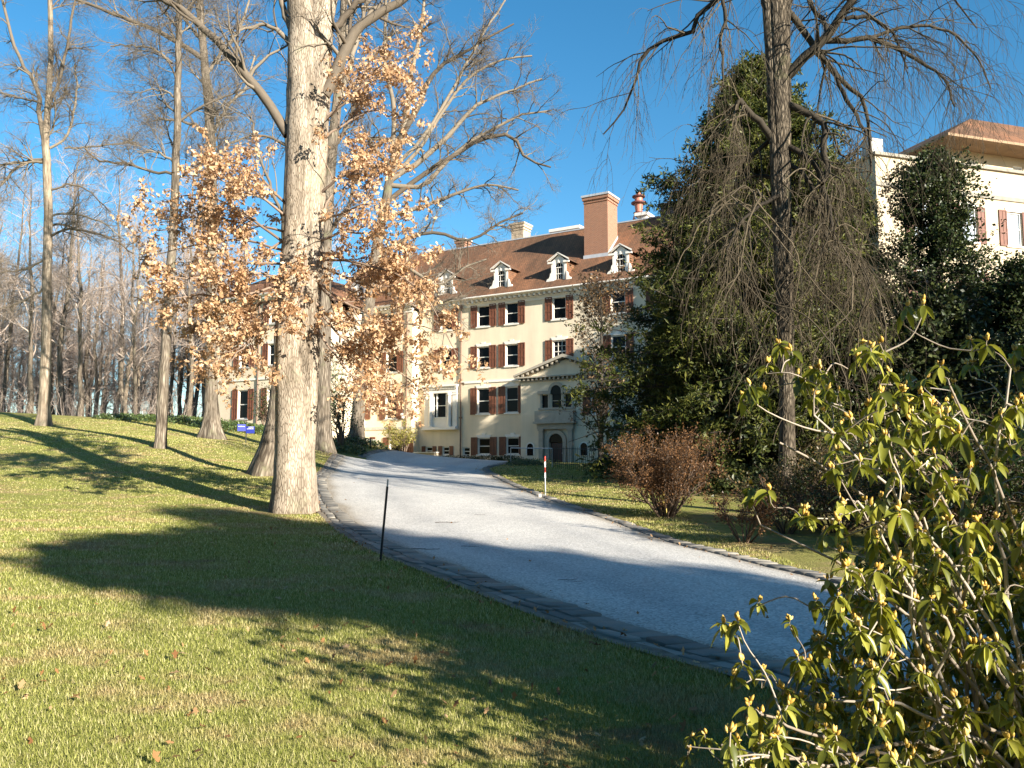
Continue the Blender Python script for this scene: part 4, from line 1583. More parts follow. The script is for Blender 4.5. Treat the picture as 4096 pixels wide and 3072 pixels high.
# --- lone trees of the lawn, each traced trunk with its own boughs
def lawn_tree(name, label, Y, pts, r, boughs, bark, spec, sides=20, lump=.03, flare=(.5, .5, 4), tw='limb', wob=.015, n=34, extra=0, ext_t=(.35, .98), ext_L=(2, 4.5), up=.3):
    base = on_ground(pts[0][0] * K2, pts[0][1] * K2, Y)
    t = tree_thing(name, base, label)
    P, R = trunk_line(pts, Y, r, n, wob)
    Tubes().add(P, R, sides, lump, flare=flare).build('trunk', M[bark], t, base)
    lim = [limb(q, Y, rr, 14, .03) for q, rr in boughs]
    if extra:
        Pe, Re = children(P[None], R[None], extra, t=ext_t, L=ext_L, ang=(35, 75), S=14, up=up, wob=.13, grav=.02, rs=.34, rmin=.02)
        lim += [(Pe[i], Re[i]) for i in range(extra)]
    tb, lv = crown_tubes(lim, spec, (8, 5, 3, 3))
    tb.build('crown', M[tw], t, base)
    return t, lv


SPEC = [dict(per=13, t=(.12, 1), L=(.9, 2.8), ang=(25, 65), S=8, wob=.17, up=.12, rs=.5, rmin=.011, rmax=.05),
        dict(per=8, t=(.2, 1), L=(.6, 1.7), ang=(25, 60), S=6, wob=.18, up=.08, rs=.55, rmin=.007),
        dict(per=5, t=(.2, 1), L=(.35, 1.0), ang=(25, 60), S=4, wob=.2, up=.05, rs=.6, rmin=.005)]

lawn_tree('oak_tree', 'leaning grey trunk with flared foot just behind the great oak', 28, [(568, 1018), (578, 980), (590, 930), (599, 850), (606, 720), (616, 560), (622, 400), (628, 200), (632, -60)], [27, 22, 18, 14.5, 12, 11, 10, 9, 7],
          [([(618, 480), (590, 420), (560, 330), (540, 250)], [4, 3, 2]), ([(626, 250), (650, 160), (670, 60)], [4, 3, 2])], 'grey_bark', SPEC[:2], flare=(.8, .55, 4))
lawn_tree('beech_tree', 'thick straight grey trunk between the great oak and the iron fence', 42, [(697, 968), (697, 940), (696, 900), (698, 800), (700, 600), (708, 420), (722, 280), (738, 120), (748, -120)], [22, 18.5, 16.5, 16, 15.5, 14, 11, 9, 7],
          [([(706, 440), (690, 330), (680, 200), (690, 50)], [8, 6, 5]), ([(728, 230), (760, 130), (790, 20), (820, -60)], [6, 5, 4]), ([(716, 330), (745, 280), (775, 200), (800, 120)], [5, 4, 3]), ([(700, 520), (735, 470), (760, 420), (765, 330)], [5, 4, 3]),
           ([(712, 400), (650, 330), (590, 300), (540, 290)], [5, 4, 2])], 'grey_bark', SPEC, flare=(.7, .55, 5))
lawn_tree('spreading_oak', 'broad bare oak before the mansion with long boughs reaching right over the roof', 54, [(768, 950), (772, 920), (777, 850), (786, 750), (800, 640), (815, 530), (836, 420), (848, 350)], [19, 15, 13.5, 13, 12, 11, 10, 8],
          [([(844, 380), (868, 294), (899, 239), (923, 178), (957, 137), (1012, 109), (1060, 79), (1110, 50)], [8, 7, 5, 3, 2]),
           ([(842, 390), (916, 342), (967, 294), (1018, 239), (1060, 212), (1118, 191), (1172, 171)], [7, 6, 4.5, 3, 2]),
           ([(832, 440), (902, 386), (967, 345), (1029, 304), (1100, 290), (1118, 308), (1135, 342), (1190, 362)], [6, 5.5, 4.5, 3.5, 2]),
           ([(840, 400), (916, 400), (984, 328), (1063, 280), (1121, 250), (1190, 239)], [6, 5, 4, 3, 1.8]),
           ([(846, 360), (800, 310), (793, 301), (848, 301), (889, 308), (916, 328)], [5, 5, 4, 3]),
           ([(848, 350), (880, 240), (890, 150), (910, 60), (920, -40)], [7, 5, 4, 3]),
           ([(848, 350), (850, 230), (830, 120), (840, 0)], [6, 5, 4, 3]),
           ([(812, 550), (870, 520), (940, 500), (1010, 520), (1080, 480), (1130, 460)], [5, 4, 3, 2]),
           ([(806, 600), (860, 570), (900, 590), (950, 615), (1000, 580), (1050, 560)], [5, 4, 3, 2]),
           ([(804, 610), (850, 640), (900, 655), (960, 650), (1010, 640)], [4, 3.5, 3, 2]),
           ([(826, 470), (900, 450), (980, 420), (1050, 400), (1120, 410)], [5, 4, 3, 2]),
           ([(846, 370), (900, 330), (950, 250), (1010, 170), (1080, 130), (1150, 120)], [5, 4, 3, 2]),
           ([(846, 365), (910, 300), (980, 190), (1040, 80), (1090, 0)], [5, 4, 3, 2])], 'grey_bark',
          [dict(per=16, t=(.25, 1), L=(1.2, 3.8), ang=(25, 65), S=9, wob=.2, up=.15, rs=.5, rmin=.014, rmax=.06), dict(SPEC[1], per=9), dict(SPEC[2], per=6, rmin=.007)], flare=(.7, .5, 4))
lawn_tree('tulip_tree', 'straight pale trunk with swollen foot in front of the left wing', 46, [(456, 947), (456, 925), (456, 895), (456, 800), (457, 600), (458, 400), (452, 250), (441, 120), (432, 0), (425, -140)], [23, 18.5, 15, 12.5, 11, 10.5, 10, 8.5, 7.5, 6],
          [([(437, 126), (376, 85), (342, 68), (284, 44), (222, 20), (171, 0), (120, -30)], [6, 5.5, 4.5, 3.5, 2.5]), ([(452, 290), (420, 270), (392, 262), (340, 255)], [4, 3, 2]), ([(456, 300), (490, 230), (530, 190), (550, 120)], [4, 3, 2]),
           ([(446, 160), (480, 110), (520, 60), (540, -10)], [4, 3, 2.5]), ([(438, 90), (400, 40), (370, -30)], [4, 3, 2]), ([(457, 350), (500, 310), (560, 290)], [3, 2.5, 1.5])], 'grey_bark', SPEC, flare=(.7, .6, 5), extra=8)
lawn_tree('slender_tree', 'slim tree on the lawn whose lower trunk stands in dark shade', 35.4, [(346, 968), (348, 940), (352, 850), (358, 750), (366, 640), (375, 480), (381, 300), (385, 150), (387, 0), (390, -120)], [14.5, 12.5, 11.5, 10.5, 9.5, 8.8, 8, 7, 6.2, 5],
          [([(374, 376), (335, 374), (294, 355), (222, 349), (198, 335), (180, 320)], [3.4, 3, 2.2, 1.4]), ([(374, 349), (338, 328), (300, 331)], [3, 2, 1]), ([(372, 137), (331, 106), (290, 98), (239, 99)], [3, 2.4, 1.5]), ([(380, 210), (340, 193), (290, 202)], [2.5, 2, 1]),
           ([(380, 265), (420, 240), (470, 215), (540, 190)], [3, 2.5, 1.5]), ([(376, 390), (410, 370), (450, 345)], [3, 2, 1]), ([(384, 60), (350, 20), (320, -30)], [3, 2, 1.5]), ([(386, 40), (420, 0), (440, -50)], [3, 2, 1.5])], 'grey_bark', SPEC, flare=(.3, .25, 4), extra=7, ext_t=(.45, .98), ext_L=(2, 4))
lawn_tree('pale_tree', 'pale smooth-trunked tree forking high, farthest left of the lawn trees', 50, [(94, 923), (96, 890), (97, 850), (101, 700), (103, 500), (103, 380), (98, 310), (106, 200), (110, 100), (108, 0), (104, -120)], [15, 12.5, 11.2, 10, 9, 8.6, 8, 6, 5.5, 5, 4],
          [([(98, 315), (87, 260), (83, 200), (60, 155), (48, 140), (20, 60), (5, 0)], [6, 5, 4.5, 3.5, 3]), ([(96, 350), (60, 350), (30, 352), (-20, 362)], [4, 3.5, 3, 2]), ([(92, 345), (55, 350), (20, 380), (-20, 420)], [3.5, 3, 2]),
           ([(107, 512), (150, 495), (230, 510), (290, 550)], [3, 2.5, 1.5]), ([(110, 410), (150, 400), (190, 410), (240, 460)], [2.5, 2, 1]), ([(108, 320), (145, 290), (165, 200), (160, 140)], [3, 2.5, 2]), ([(140, 320), (180, 318), (260, 310), (290, 300)], [2.5, 2, 1.2]),
           ([(104, 470), (150, 460), (220, 480), (270, 520)], [2.5, 2, 1]), ([(96, 560), (60, 580), (0, 590)], [2.5, 2, 1]), ([(106, 230), (140, 130), (155, 30), (170, -40)], [3.5, 3, 2]), ([(84, 220), (40, 210), (0, 200)], [2.5, 2, 1.5]), ([(100, 620), (50, 650), (-10, 670)], [2.5, 2, 1])], 'pale_bark', SPEC, flare=(.5, .4, 4), extra=9, ext_t=(.4, .95), ext_L=(2.5, 5))

# --- the woods beyond the lawn
protos = []
for k in range(6):
    g = np.random.default_rng(100 + k)
    H = g.uniform(19, 24)
    P = np.zeros((12, 3))
    P[:, 2] = np.linspace(-.3, H, 12)
    P[:, :2] = np.cumsum(g.normal(size=(12, 2)) * .16, 0)
    P[0, :2] = 0
    R = np.interp(np.linspace(0, 1, 12), [0, .08, .5, 1], [.34, .24, .16, .04])
    t = tree_thing('woodland_tree', (0, 0, 0), 'bare slender tree standing in the woods beyond the lawn', 'bare trees of the woods beyond the lawn')
    Tubes().add(P, R, 9, .04, flare=(.5, .4, 4)).build('trunk', M['pale_bark' if k % 3 == 0 else 'grey_bark'], t)
    b1 = children(P[None], R[None], 22, t=(.2, .98), L=(3.2, 7.0), ang=(30, 70), S=10, wob=.14, up=.35, rs=.42, rmin=.03, rmax=.12, shrink=.5, g=g)
    b2_ = children(*b1, 9, t=(.2, 1), L=(1.0, 3.0), ang=(25, 65), S=7, wob=.16, up=.12, rs=.5, rmin=.017, g=g)
    b3 = children(*b2_, 7, t=(.2, 1), L=(.6, 1.7), ang=(25, 65), S=5, wob=.18, up=.05, rs=.6, rmin=.011, g=g)
    tb = Tubes()
    tb.add(*b1, 5).add(*b2_, 3).add(*b3, 3)
    tb.build('crown', M['wood_twig'], t)
    protos.append(t)
spots = []
g = np.random.default_rng(77)
tries = 0
while len(spots) < 84 and tries < 6000:
    tries += 1
    Y = g.uniform(66, 112)
    px = g.uniform(-150, 860)
    X = (px - 2048) / F * Y
    if all((X - a) ** 2 + (Y - b_) ** 2 > 2.6 ** 2 for a, b_, _ in spots):
        spots.append((X, Y, 1))
back = [(1480, 104, 1.06), (1640, 112, .95), (1760, 98, .8), (1900, 106, 1.0), (2080, 100, 1.0), (2170, 110, 1.12), (2260, 98, 1.0), (2350, 112, 1.0), (2560, 104, 1.1), (2640, 96, 1.08), (2740, 108, 1.25), (2860, 100, 1.1), (1300, 100, 1.1), (1120, 104, 1.1), (960, 100, 1.1)]
nw = len(spots)
spots += [((px - 2048) / F * Y, Y, s) for px, Y, s in back]
for i, (X, Y, s) in enumerate(spots):
    o = protos[i] if i < 6 else copy_tree(protos[g.integers(0, 6)])
    o.location = (X, Y, gz(X, Y) - .1)
    o.rotation_euler = (0, 0, g.uniform(0, 6.28))
    k = s if s != 1 else g.uniform(.62, 1.02)
    if i >= nw:
        k = s * 1.02
        o['label'] = 'bare tree whose twigs rise behind the mansion roof'
        o['group'] = 'bare trees behind the mansion'
    o.scale = (k, k, k * g.uniform(.92, 1.08))
# tangled undergrowth of the woods' edge, one brushy mass
n = 650
Y = g.uniform(64, 100, n)
px = g.uniform(-150, 830, n)
X = (px - 2048) / F * Y
z = ground(X, Y)
P = np.zeros((n, 6, 3))
P[:, 0] = np.c_[X, Y, z]
D = unit(np.c_[g.normal(size=(n, 2)) * .45, np.ones(n)])
Ln = g.uniform(1.0, 4.5, n)
for s in range(1, 6):
    D = unit(D + g.normal(size=(n, 3)) * .14)
    P[:, s] = P[:, s - 1] + D * Ln[:, None] / 5
R = np.linspace(.022, .007, 6)[None] * np.ones((n, 1))
c1 = children(P, R, 6, t=(.25, 1), L=(.5, 1.5), ang=(25, 60), S=5, wob=.18, up=.1, rs=.6, rmin=.008, g=g)
tb = Tubes()
tb.add(P, R, 3).add(*c1, 3)
o = tb.build('undergrowth', M['wood_twig'])
tag(o, 'brown leafless brush filling the foot of the woods', 'brush', kind='stuff')

# --- weeping tree on the right
Yw = 20.0
pts = [(1698, 1110), (1697, 1060), (1699, 1000), (1700, 900), (1700, 800), (1696, 680), (1697, 600), (1691, 450), (1686, 300), (1684, 200), (1682, 100), (1677, 0), (1672, -120)]
base = on_ground(1698 * K2, 1112 * K2, Yw)
weep = tree_thing('weeping_tree', base, 'dark bare tree with drooping twigs standing before the big evergreen')
P, R = trunk_line(pts, Yw, [21, 18, 16.5, 16, 16, 16.5, 17.5, 18.5, 18, 20, 23, 22, 17], 54, .006)
tb = Tubes().add(P, R, 28, .05, flare=(.35, .3, 5))
P, R = trunk_line([(1680, 250), (1692, 120), (1700, 20), (1712, -130)], Yw, [13, 15, 13, 10], 20, .008)
P[0] = a2(1680, 250, Yw)
tb.add(P, R, 18, .04)
P, R = trunk_line([(1678, 200), (1664, 80), (1655, 0), (1640, -120)], Yw, [11, 13, 12, 8], 20, .008)
P[0] = a2(1678, 200, Yw)
tb.add(P, R, 18, .04)
tb.build('trunk', M['weep_bark'], weep, base)
wl_ = [([(1690, 178), (1743, 120), (1789, 75), (1830, 17), (1870, -45)], [12, 10, 9, 8]),
       ([(1785, 88), (1830, 88), (1876, 83), (1938, 104), (1992, 137), (2041, 174), (2062, 232)], [7, 6, 5, 3, 1.8]),
       ([(1826, 41), (1876, 37), (1917, 62), (1938, 87), (1960, 150)], [5, 4, 3, 2]),
       ([(1702, 25), (1735, 66), (1764, 112), (1793, 145), (1826, 182), (1863, 215), (1876, 290), (1882, 370)], [8, 7, 6, 4, 2.5]),
       ([(1694, 225), (1718, 232), (1756, 253), (1780, 273), (1780, 331), (1789, 373), (1776, 398)], [9, 8, 7, 7, 5]),
       ([(1696, 315), (1714, 323), (1751, 344), (1772, 373), (1780, 414), (1793, 456), (1800, 520)], [7, 6.5, 6, 5, 3]),
       ([(1690, 320), (1665, 298), (1644, 265), (1611, 236), (1600, 215), (1590, 240), (1585, 300)], [9, 8, 7, 5, 3]),
       ([(1665, -60), (1600, -40), (1553, 0), (1503, 37), (1491, 75), (1449, 79), (1391, 116), (1379, 157), (1350, 232), (1304, 290)], [7, 6, 5.5, 4.5, 3, 1.6]),
       ([(1640, -80), (1590, -40), (1561, 0), (1569, 41), (1553, 91), (1561, 124), (1563, 186)], [5, 4.5, 4, 3.2, 2]),
       ([(1690, 285), (1673, 298), (1623, 335), (1578, 360), (1528, 373), (1500, 375)], [6, 5.5, 5, 4, 2]),
       ([(1800, 150), (1820, 200), (1850, 250), (1870, 300), (1820, 340), (1800, 290)], [5, 4, 3, 2]),
       ([(1789, 75), (1776, 40), (1750, 10), (1740, -60)], [6, 5, 4]),
       ([(1700, 350), (1740, 380), (1770, 440), (1790, 520), (1850, 600)], [5, 4, 3, 2]),
       ([(1690, 420), (1650, 440), (1600, 480), (1570, 540)], [5, 4, 3, 1.5]),
       ([(1690, 390), (1640, 380), (1590, 400), (1540, 470)], [5, 4, 3, 1.5]),
       ([(1830, 17), (1890, -40), (1960, -60), (2040, -20), (2110, 60)], [6, 5, 4, 2.5, 1.5]),
       ([(1876, 83), (1950, 60), (2030, 60), (2100, 110), (2140, 190)], [4, 3.5, 2.5, 1.5]),
       ([(1697, 470), (1760, 500), (1830, 560), (1880, 640)], [4, 3.5, 2.5, 1.5])]
lim = []
for i, (q, r) in enumerate(wl_):
    dy = random.uniform(-1.6, 1.6)
    lim.append(limb([(x, y, dy * k / (len(q) - 1)) for k, (x, y) in enumerate(q)], Yw, r, 16, .012))
tb = Tubes()
for p, r in lim:
    tb.add(p, r, 9, .03)
tb.build('limb', M['weep_limb'], weep, base)
tb = Tubes()
n = 16
P = np.array([catmull(p, n) for p, _ in lim])
R = np.array([np.interp(np.linspace(0, 1, n), np.linspace(0, 1, len(r)), r) for _, r in lim])
c1 = children(P, R, 13, t=(.2, 1), L=(.9, 2.6), ang=(25, 80), S=9, up=-.05, grav=-.10, wob=.14, rs=.42, rmin=.010, rmax=.035)
c2 = children(*c1, 5, t=(.15, 1), L=(.7, 2.6), ang=(20, 70), S=9, up=-.2, grav=-.26, wob=.11, rs=.5, rmin=.0055, rmax=.012)
c3 = children(*c2, 3, t=(.15, 1), L=(.35, 1.1), ang=(20, 60), S=6, up=-.1, grav=-.22, wob=.14, rs=.6, rmin=.0042, rmax=.008)
tb.add(*c1, 5).add(*c2, 4).add(*c3, 3)
# long pendulous tresses of the lower crown
src = []
for x in np.linspace(1545, 1900, 44):
    y = random.uniform(380, 640) + abs(x - 1720) * .25
    src.append(a2(x + random.uniform(-8, 8), y, Yw + random.uniform(-2.2, 1.6)))
src = np.array(src)
n = len(src)
P = np.zeros((n, 16, 3))
P[:, 0] = src
D = unit(np.c_[rng.normal(size=(n, 2)) * .55, -np.ones(n) * .5])
Ln = rng.uniform(2.0, 5.2, n)
for s in range(1, 16):
    D = unit(D + rng.normal(size=(n, 3)) * .17 + np.array([0, 0, -.12]))
    P[:, s] = P[:, s - 1] + D * Ln[:, None] / 15
lowest = ground(P[:, :, 0], P[:, :, 1]) + .5
P[:, :, 2] = np.maximum(P[:, :, 2], lowest)
R = np.linspace(.02, .006, 16)[None] * rng.uniform(.6, 1.3, (n, 1))
# each tress hangs from the nearest traced bough
allp = np.concatenate([p for p, _ in lim])
link_P = []
for s_ in src:
    j = np.argmin(((allp - s_) ** 2).sum(1) + 4 * np.maximum(0, s_[2] - allp[:, 2]))
    a = allp[j]
    mid = (a + s_) / 2 + np.array([0, 0, .35])
    link_P.append(catmull([a, mid, s_], 8))
tb.add(np.array(link_P), np.full((n, 8), .019), 5)
tb.add(P, R, 5)
d1 = children(P, R, 5, t=(.05, 1), L=(.5, 1.9), ang=(20, 60), S=8, up=-.1, grav=-.16, wob=.16, rs=.55, rmin=.0055, rmax=.012)
d2_ = children(*d1, 3, t=(.1, 1), L=(.25, .9), ang=(20, 60), S=5, up=-.1, grav=-.12, wob=.18, rs=.6, rmin=.0042, rmax=.008)
for q in (d1, d2_):
    q[0][:, :, 2] = np.maximum(q[0][:, :, 2], ground(q[0][:, :, 0], q[0][:, :, 1]) + .25)
tb.add(*d1, 3).add(*d2_, 3)
tb.build('crown', M['weep_twig'], weep, base)


# --- evergreens
def evergreen(label, base, H, rad, mat, n_br, per, lsize, seed, bare=.08, droop=-.12, lean=(0, 0), prof=None, shape='diamond', spray=.5, group=None, name='evergreen_tree', twl=(.35, 1.1), lpt=7):
    g = np.random.default_rng(seed)
    t = tree_thing(name, base, label, group)
    P = np.zeros((12, 3))
    P[:, 2] = np.linspace(-.2, H * .97, 12)
    P[:, 0] += np.linspace(0, lean[0], 12)
    P[:, 1] += np.linspace(0, lean[1], 12)
    R = np.linspace(.028 * H, .03, 12)
    Tubes().add(P, R, 10, .03).build('trunk', M['dark_bark'], t)
    h = bare + (1 - bare) * g.uniform(0, 1, n_br) ** 1.15
    pr = prof or (lambda u: (1 - u) ** .75)
    wid = np.array([pr((x - bare) / (1 - bare)) for x in h]) * rad
    az = g.uniform(0, 6.28, n_br)
    # an uneven outline: boughs bunch into lobes
    wid *= .72 + .34 * np.sin(3 * az + h * 9 + seed) * np.sin(h * 23 + seed) + g.uniform(-.12, .28, n_br)
    wid = np.maximum(wid, .25)
    S = 8
    B = np.zeros((n_br, S, 3))
    B[:, 0] = np.c_[np.interp(h, [0, 1], [0, lean[0]]), np.interp(h, [0, 1], [0, lean[1]]), h * H]
    D = unit(np.c_[np.cos(az), np.sin(az), .45 + .5 * h])
    for s in range(1, S):
        D = D + g.normal(size=D.shape) * .1
        D[:, 2] += droop
        D = unit(D)
        B[:, s] = B[:, s - 1] + D * (wid / (S - 1))[:, None] * 1.12
    BR = np.linspace(.045, .008, S)[None] * np.clip(wid / 3, .3, 1.2)[:, None]
    tw = children(B, BR, per, t=(.3, 1), L=twl, ang=(25, 75), S=5, up=.02, grav=droop * .6, wob=.14, rs=.5, rmin=.005, rmax=.012, shrink=.2, g=g)
    tb = Tubes()
    tb.add(B, BR, 4).add(*tw, 3)
    tb.build('bough', M['dark_bark'], t)
    k = lpt
    w = g.uniform(.1, 1, (len(tw[0]), k))
    i0 = np.clip((w * 4).astype(int), 0, 3)
    a = np.take_along_axis(tw[0], i0[..., None], 1)
    c = np.take_along_axis(tw[0], i0[..., None] + 1, 1)
    f = (w * 4 - i0)[..., None]
    C = (a * (1 - f) + c * f).reshape(-1, 3) + g.normal(size=(len(tw[0]) * k, 3)) * .06 * spray * 2
    Dn = unit((c - a).reshape(-1, 3) + g.normal(size=C.shape) * .5)
    leaf_obj('foliage', C, lsize, M[mat], t, shape=shape, D=Dn, g=g)
    return t


def put(px, Y):
    X = (px - 2048) / F * Y
    return (X, Y, gz(X, Y))


evergreen('tall olive-green evergreen rising behind the weeping tree', put(3050, 30), 15.3, 5.8, 'hemlock_leaf', 920, 16, (.10, .26), 3, shape='spray', bare=.02, droop=-.1, prof=lambda u: (1 - u) ** .62 * (1 + .1 * math.sin(u * 14)), lpt=24)
evergreen('dark evergreen skirted to the ground left of the big evergreen', put(2850, 37), 9.6, 4.2, 'dark_leaf', 420, 15, (.12, .28), 5, shape='spray', bare=.0, droop=-.08, prof=lambda u: (1 - u * u) ** .7, lpt=16)
evergreen('brownish evergreen between the big evergreen and the right-hand building', put(3385, 39), 14.5, 3.8, 'hemlock_leaf', 420, 13, (.10, .24), 9, shape='spray', bare=.0, prof=lambda u: (1 - u) ** .5, lpt=14)
evergreen('glossy dark holly in front of the pale right-hand building', put(3770, 36), 13.9, 5.4, 'holly_leaf', 430, 14, (.08, .19), 12, bare=.1, droop=-.03, lpt=11, prof=lambda u: (1 - u) ** .55 * (.8 + .3 * math.sin(u * 17)), name='holly_tree')
evergreen('lower holly cut by the right edge of the view', put(4130, 33), 8.2, 3.8, 'holly_leaf', 300, 14, (.08, .19), 14, bare=.05, droop=-.03, lpt=12, prof=lambda u: (1 - u) ** .5, name='holly_tree')
evergreen('dark rounded evergreen low behind the bronze shrub', put(3330, 29), 6.0, 3.2, 'dark_leaf', 170, 12, (.1, .24), 16, bare=.0, prof=lambda u: (1 - u * u) ** .6, lpt=8)
evergreen('dark rounded evergreen at the foot of the holly', put(3760, 27), 6.2, 3.4, 'dark_leaf', 170, 12, (.1, .24), 18, bare=.0, prof=lambda u: (1 - u * u) ** .6, lpt=8)
evergreen('dark evergreen skirting low behind the weeping trunk', put(2960, 28), 5.2, 2.6, 'dark_leaf', 150, 12, (.1, .24), 20, bare=.0, prof=lambda u: (1 - u * u) ** .6, lpt=8)
evergreen('evergreen deep in shade between the entrance and the big evergreen', (13.0, 45.2, gz(13, 45.2)), 14.0, 3.6, 'dark_leaf', 330, 13, (.16, .36), 21, bare=.0, prof=lambda u: (1 - u) ** .5)
evergreen('second evergreen deep in shade behind the big evergreen', (15.6, 47.2, gz(15.6, 47.2)), 13.6, 3.4, 'dark_leaf', 380, 13, (.16, .36), 22, bare=.0, prof=lambda u: (1 - u) ** .45)
evergreen('evergreen close against the shaded end of the right-hand building', (17.6, 48.8, gz(17.6, 48.8)), 16.5, 2.6, 'dark_leaf', 380, 13, (.16, .36), 23, bare=.0, prof=lambda u: (1 - u) ** .4)
# the neighbours out of view on the sunny side, whose shade lies across turf and drive
for i, (X, Y, H, rad, sd) in enumerate([(16.9, -9.8, 12.6, 3.3, 31), (25.6, -17.2, 18.5, 4.2, 32), (22, -12.5, 12.0, 3.2, 33), (22.3, 21.2, 14.2, 5.0, 34), (27.5, 15.5, 17, 4.6, 35)]):
    evergreen('evergreen out of view on the sunny right-hand side', (X, Y, gz(X, Y)), H, rad, 'hemlock_leaf', 480, 13, (.2, .46), sd, bare=.02, prof=lambda u: (1 - u) ** .7, lpt=8, group='evergreens out of view on the right')

evergreen('unseen tall pine with a bare lower trunk, added to shade the foreground', (16.5, -11.5, gz(16.5, -11.5)), 12.5, 2.5, 'hemlock_leaf', 280, 13, (.18, .4), 44, bare=.85, droop=-.05, prof=lambda u: (1 - u) ** .8, lpt=8, name='added_shade_pine')  # added unseen; crown set high to shade turf yet leave the rhododendron sunlit
# unseen evergreens added at the viewer's back to cut the sky fill
sky_blocker_tree = evergreen('unseen evergreen added behind the viewer to block skylight', (7, -15, gz(7, -15)), 18.0, 4.2, 'hemlock_leaf', 480, 13, (.2, .46), 40, bare=.02, prof=lambda u: (1 - u) ** .6, group='unseen evergreens added behind the viewer', lpt=8)
for i, (X, Y) in enumerate([(1, -14), (-5, -12.5), (-11, -9.5), (-16, -4), (-19, 3.5), (-22, 11), (-26, 18), (-2, -20), (-9, -17), (12, -22)]):
    o = copy_tree(sky_blocker_tree)
    o.location = (X, Y, gz(X, Y))
    o.rotation_euler = (0, 0, i * 1.3)

# --- the small tree before the entrance, thin dark leaves
base = put(2402, 47)
t = tree_thing('magnolia_tree', base, 'slender small-leaved tree in front of the entrance pediment')
Y = 47
P, R = trunk_line([(1297, 1000), (1298, 950), (1299, 850), (1300, 760), (1298, 700), (1300, 640)], Y, [7, 5.5, 4.5, 3.2, 2, .8], 20, .02)
Tubes().add(P, R, 10, .03).build('trunk', M['dark_bark'], t, base)
b1 = children(P[None], R[None], 46, t=(.12, .97), L=(2.2, 4.8), ang=(35, 65), S=9, wob=.1, up=.25, grav=.03, rs=.5, rmin=.015, rmax=.05, shrink=.55)
b2_ = children(*b1, 7, t=(.2, 1), L=(.6, 1.6), ang=(25, 60), S=6, wob=.14, up=.1, rs=.5, rmin=.009)
b3 = children(*b2_, 3, t=(.2, 1), L=(.3, .8), ang=(25, 60), S=4, wob=.18, rs=.5, rmin=.007)
tb = Tubes()
tb.add(*b1, 5).add(*b2_, 3).add(*b3, 3)
tb.build('crown', M['dark_bark'], t, base)
C = np.concatenate([b2_[0][:, 2:].reshape(-1, 3), b3[0][:, 1:].reshape(-1, 3)])
C = C[rng.uniform(0, 1, len(C)) < .8]
leaf_obj('foliage', C + rng.normal(size=C.shape) * .07, (.1, .2), M['sparse_leaf'], t, base, shape='diamond')


# --- shrubs
def shrub(label, base, H, rad, mat, n, lsize, seed, stems=16, name='shrub', lp=6, open_=.0, stem='shrub_stem', flat=1.0, shape='diamond', spread=.55, cat='shrub', group=None):
    g = np.random.default_rng(seed)
    t = empty(name, base, label, cat, group)
    S = 9
    P = np.zeros((stems, S, 3))
    az = g.uniform(0, 6.28, stems)
    k = g.uniform(.15, 1, stems) * spread
    P[:, 0] = np.c_[np.cos(az), np.sin(az), np.zeros(stems)] * .12 * rad + [0, 0, -.05]
    D = unit(np.c_[np.cos(az) * k * rad / H * 1.6, np.sin(az) * k * rad / H * 1.6, np.ones(stems)])
    Ln = H * g.uniform(.75, 1.1, stems) / np.maximum(D[:, 2], .5) * .9
    for s in range(1, S):
        D = unit(D + g.normal(size=D.shape) * .1)
        P[:, s] = P[:, s - 1] + D * Ln[:, None] / (S - 1)
    R = np.linspace(.014 * H + .006, .005, S)[None] * np.ones((stems, 1))
    c1 = children(P, R, 8, t=(.2 + open_, 1), L=(.25 * H, .5 * H), ang=(25, 60), S=6, wob=.15, up=.1, rs=.6, rmin=.005, g=g)
    c2 = children(*c1, 5, t=(.3, 1), L=(.10 * H, .24 * H), ang=(25, 60), S=4, wob=.18, up=.05, rs=.6, rmin=.0035, g=g)
    tb = Tubes()
    tb.add(P, R, 5).add(*c1, 4).add(*c2, 3)
    tb.build('stems', M[stem], t)
    C = np.repeat(c2[0][:, 1:].reshape(-1, 3), lp, 0)
    C = C + g.normal(size=C.shape) * .035 * H
    rel = C / np.array([rad, rad, H])
    C = C[C[:, 2] > .12 * H]
    if n and len(C) > n:
        C = C[g.permutation(len(C))[:n]]
    leaf_obj('foliage', C, lsize, M[mat], t, shape=shape, flat=flat, g=g)
    return t


shrub('large russet-leaved bush on the right-hand lawn', put(2655, 19.8), 1.82, 1.25, 'red_leaf', 19000, (.025, .06), 41, stems=30, spread=.66)
shrub('small russet bush beside the drive, right of the large russet one', put(2965, 15.2), .92, .5, 'red_leaf', 2400, (.025, .055), 42, stems=12, open_=.25, spread=.9)
shrub('low russet twiggy bush under the weeping tree', put(3130, 16.6), .95, .6, 'red_leaf', 1600, (.025, .055), 43, stems=14, open_=.2, spread=.9)
shrub('bronze-green rounded shrub just right of the weeping trunk', put(3330, 16.8), 1.6, 1.3, 'yew_leaf', 14000, (.03, .07), 44, stems=22, spread=1.0)
shrub('dark green low shrub in shade left of the bronze one', put(3190, 18.2), 1.25, .8, 'dark_leaf', 6000, (.03, .07), 45, stems=16, spread=.9)
shrub('dark shrub half hidden behind the rhododendron', put(3640, 14.5), 1.9, 1.5, 'dark_leaf', 11000, (.04, .08), 46, stems=20, spread=1.0)
shrub('tall dark shrub behind the rhododendron at the right edge', put(4020, 13.0), 2.3, 1.6, 'holly_leaf', 11000, (.04, .09), 47, stems=20, spread=1.0)
shrub('yellow-green shrub before the left block of the mansion', put(1615, 56), 1.75, 1.15, 'gold_leaf', 3600, (.06, .14), 48, stems=18, spread=.9, stem='twig')
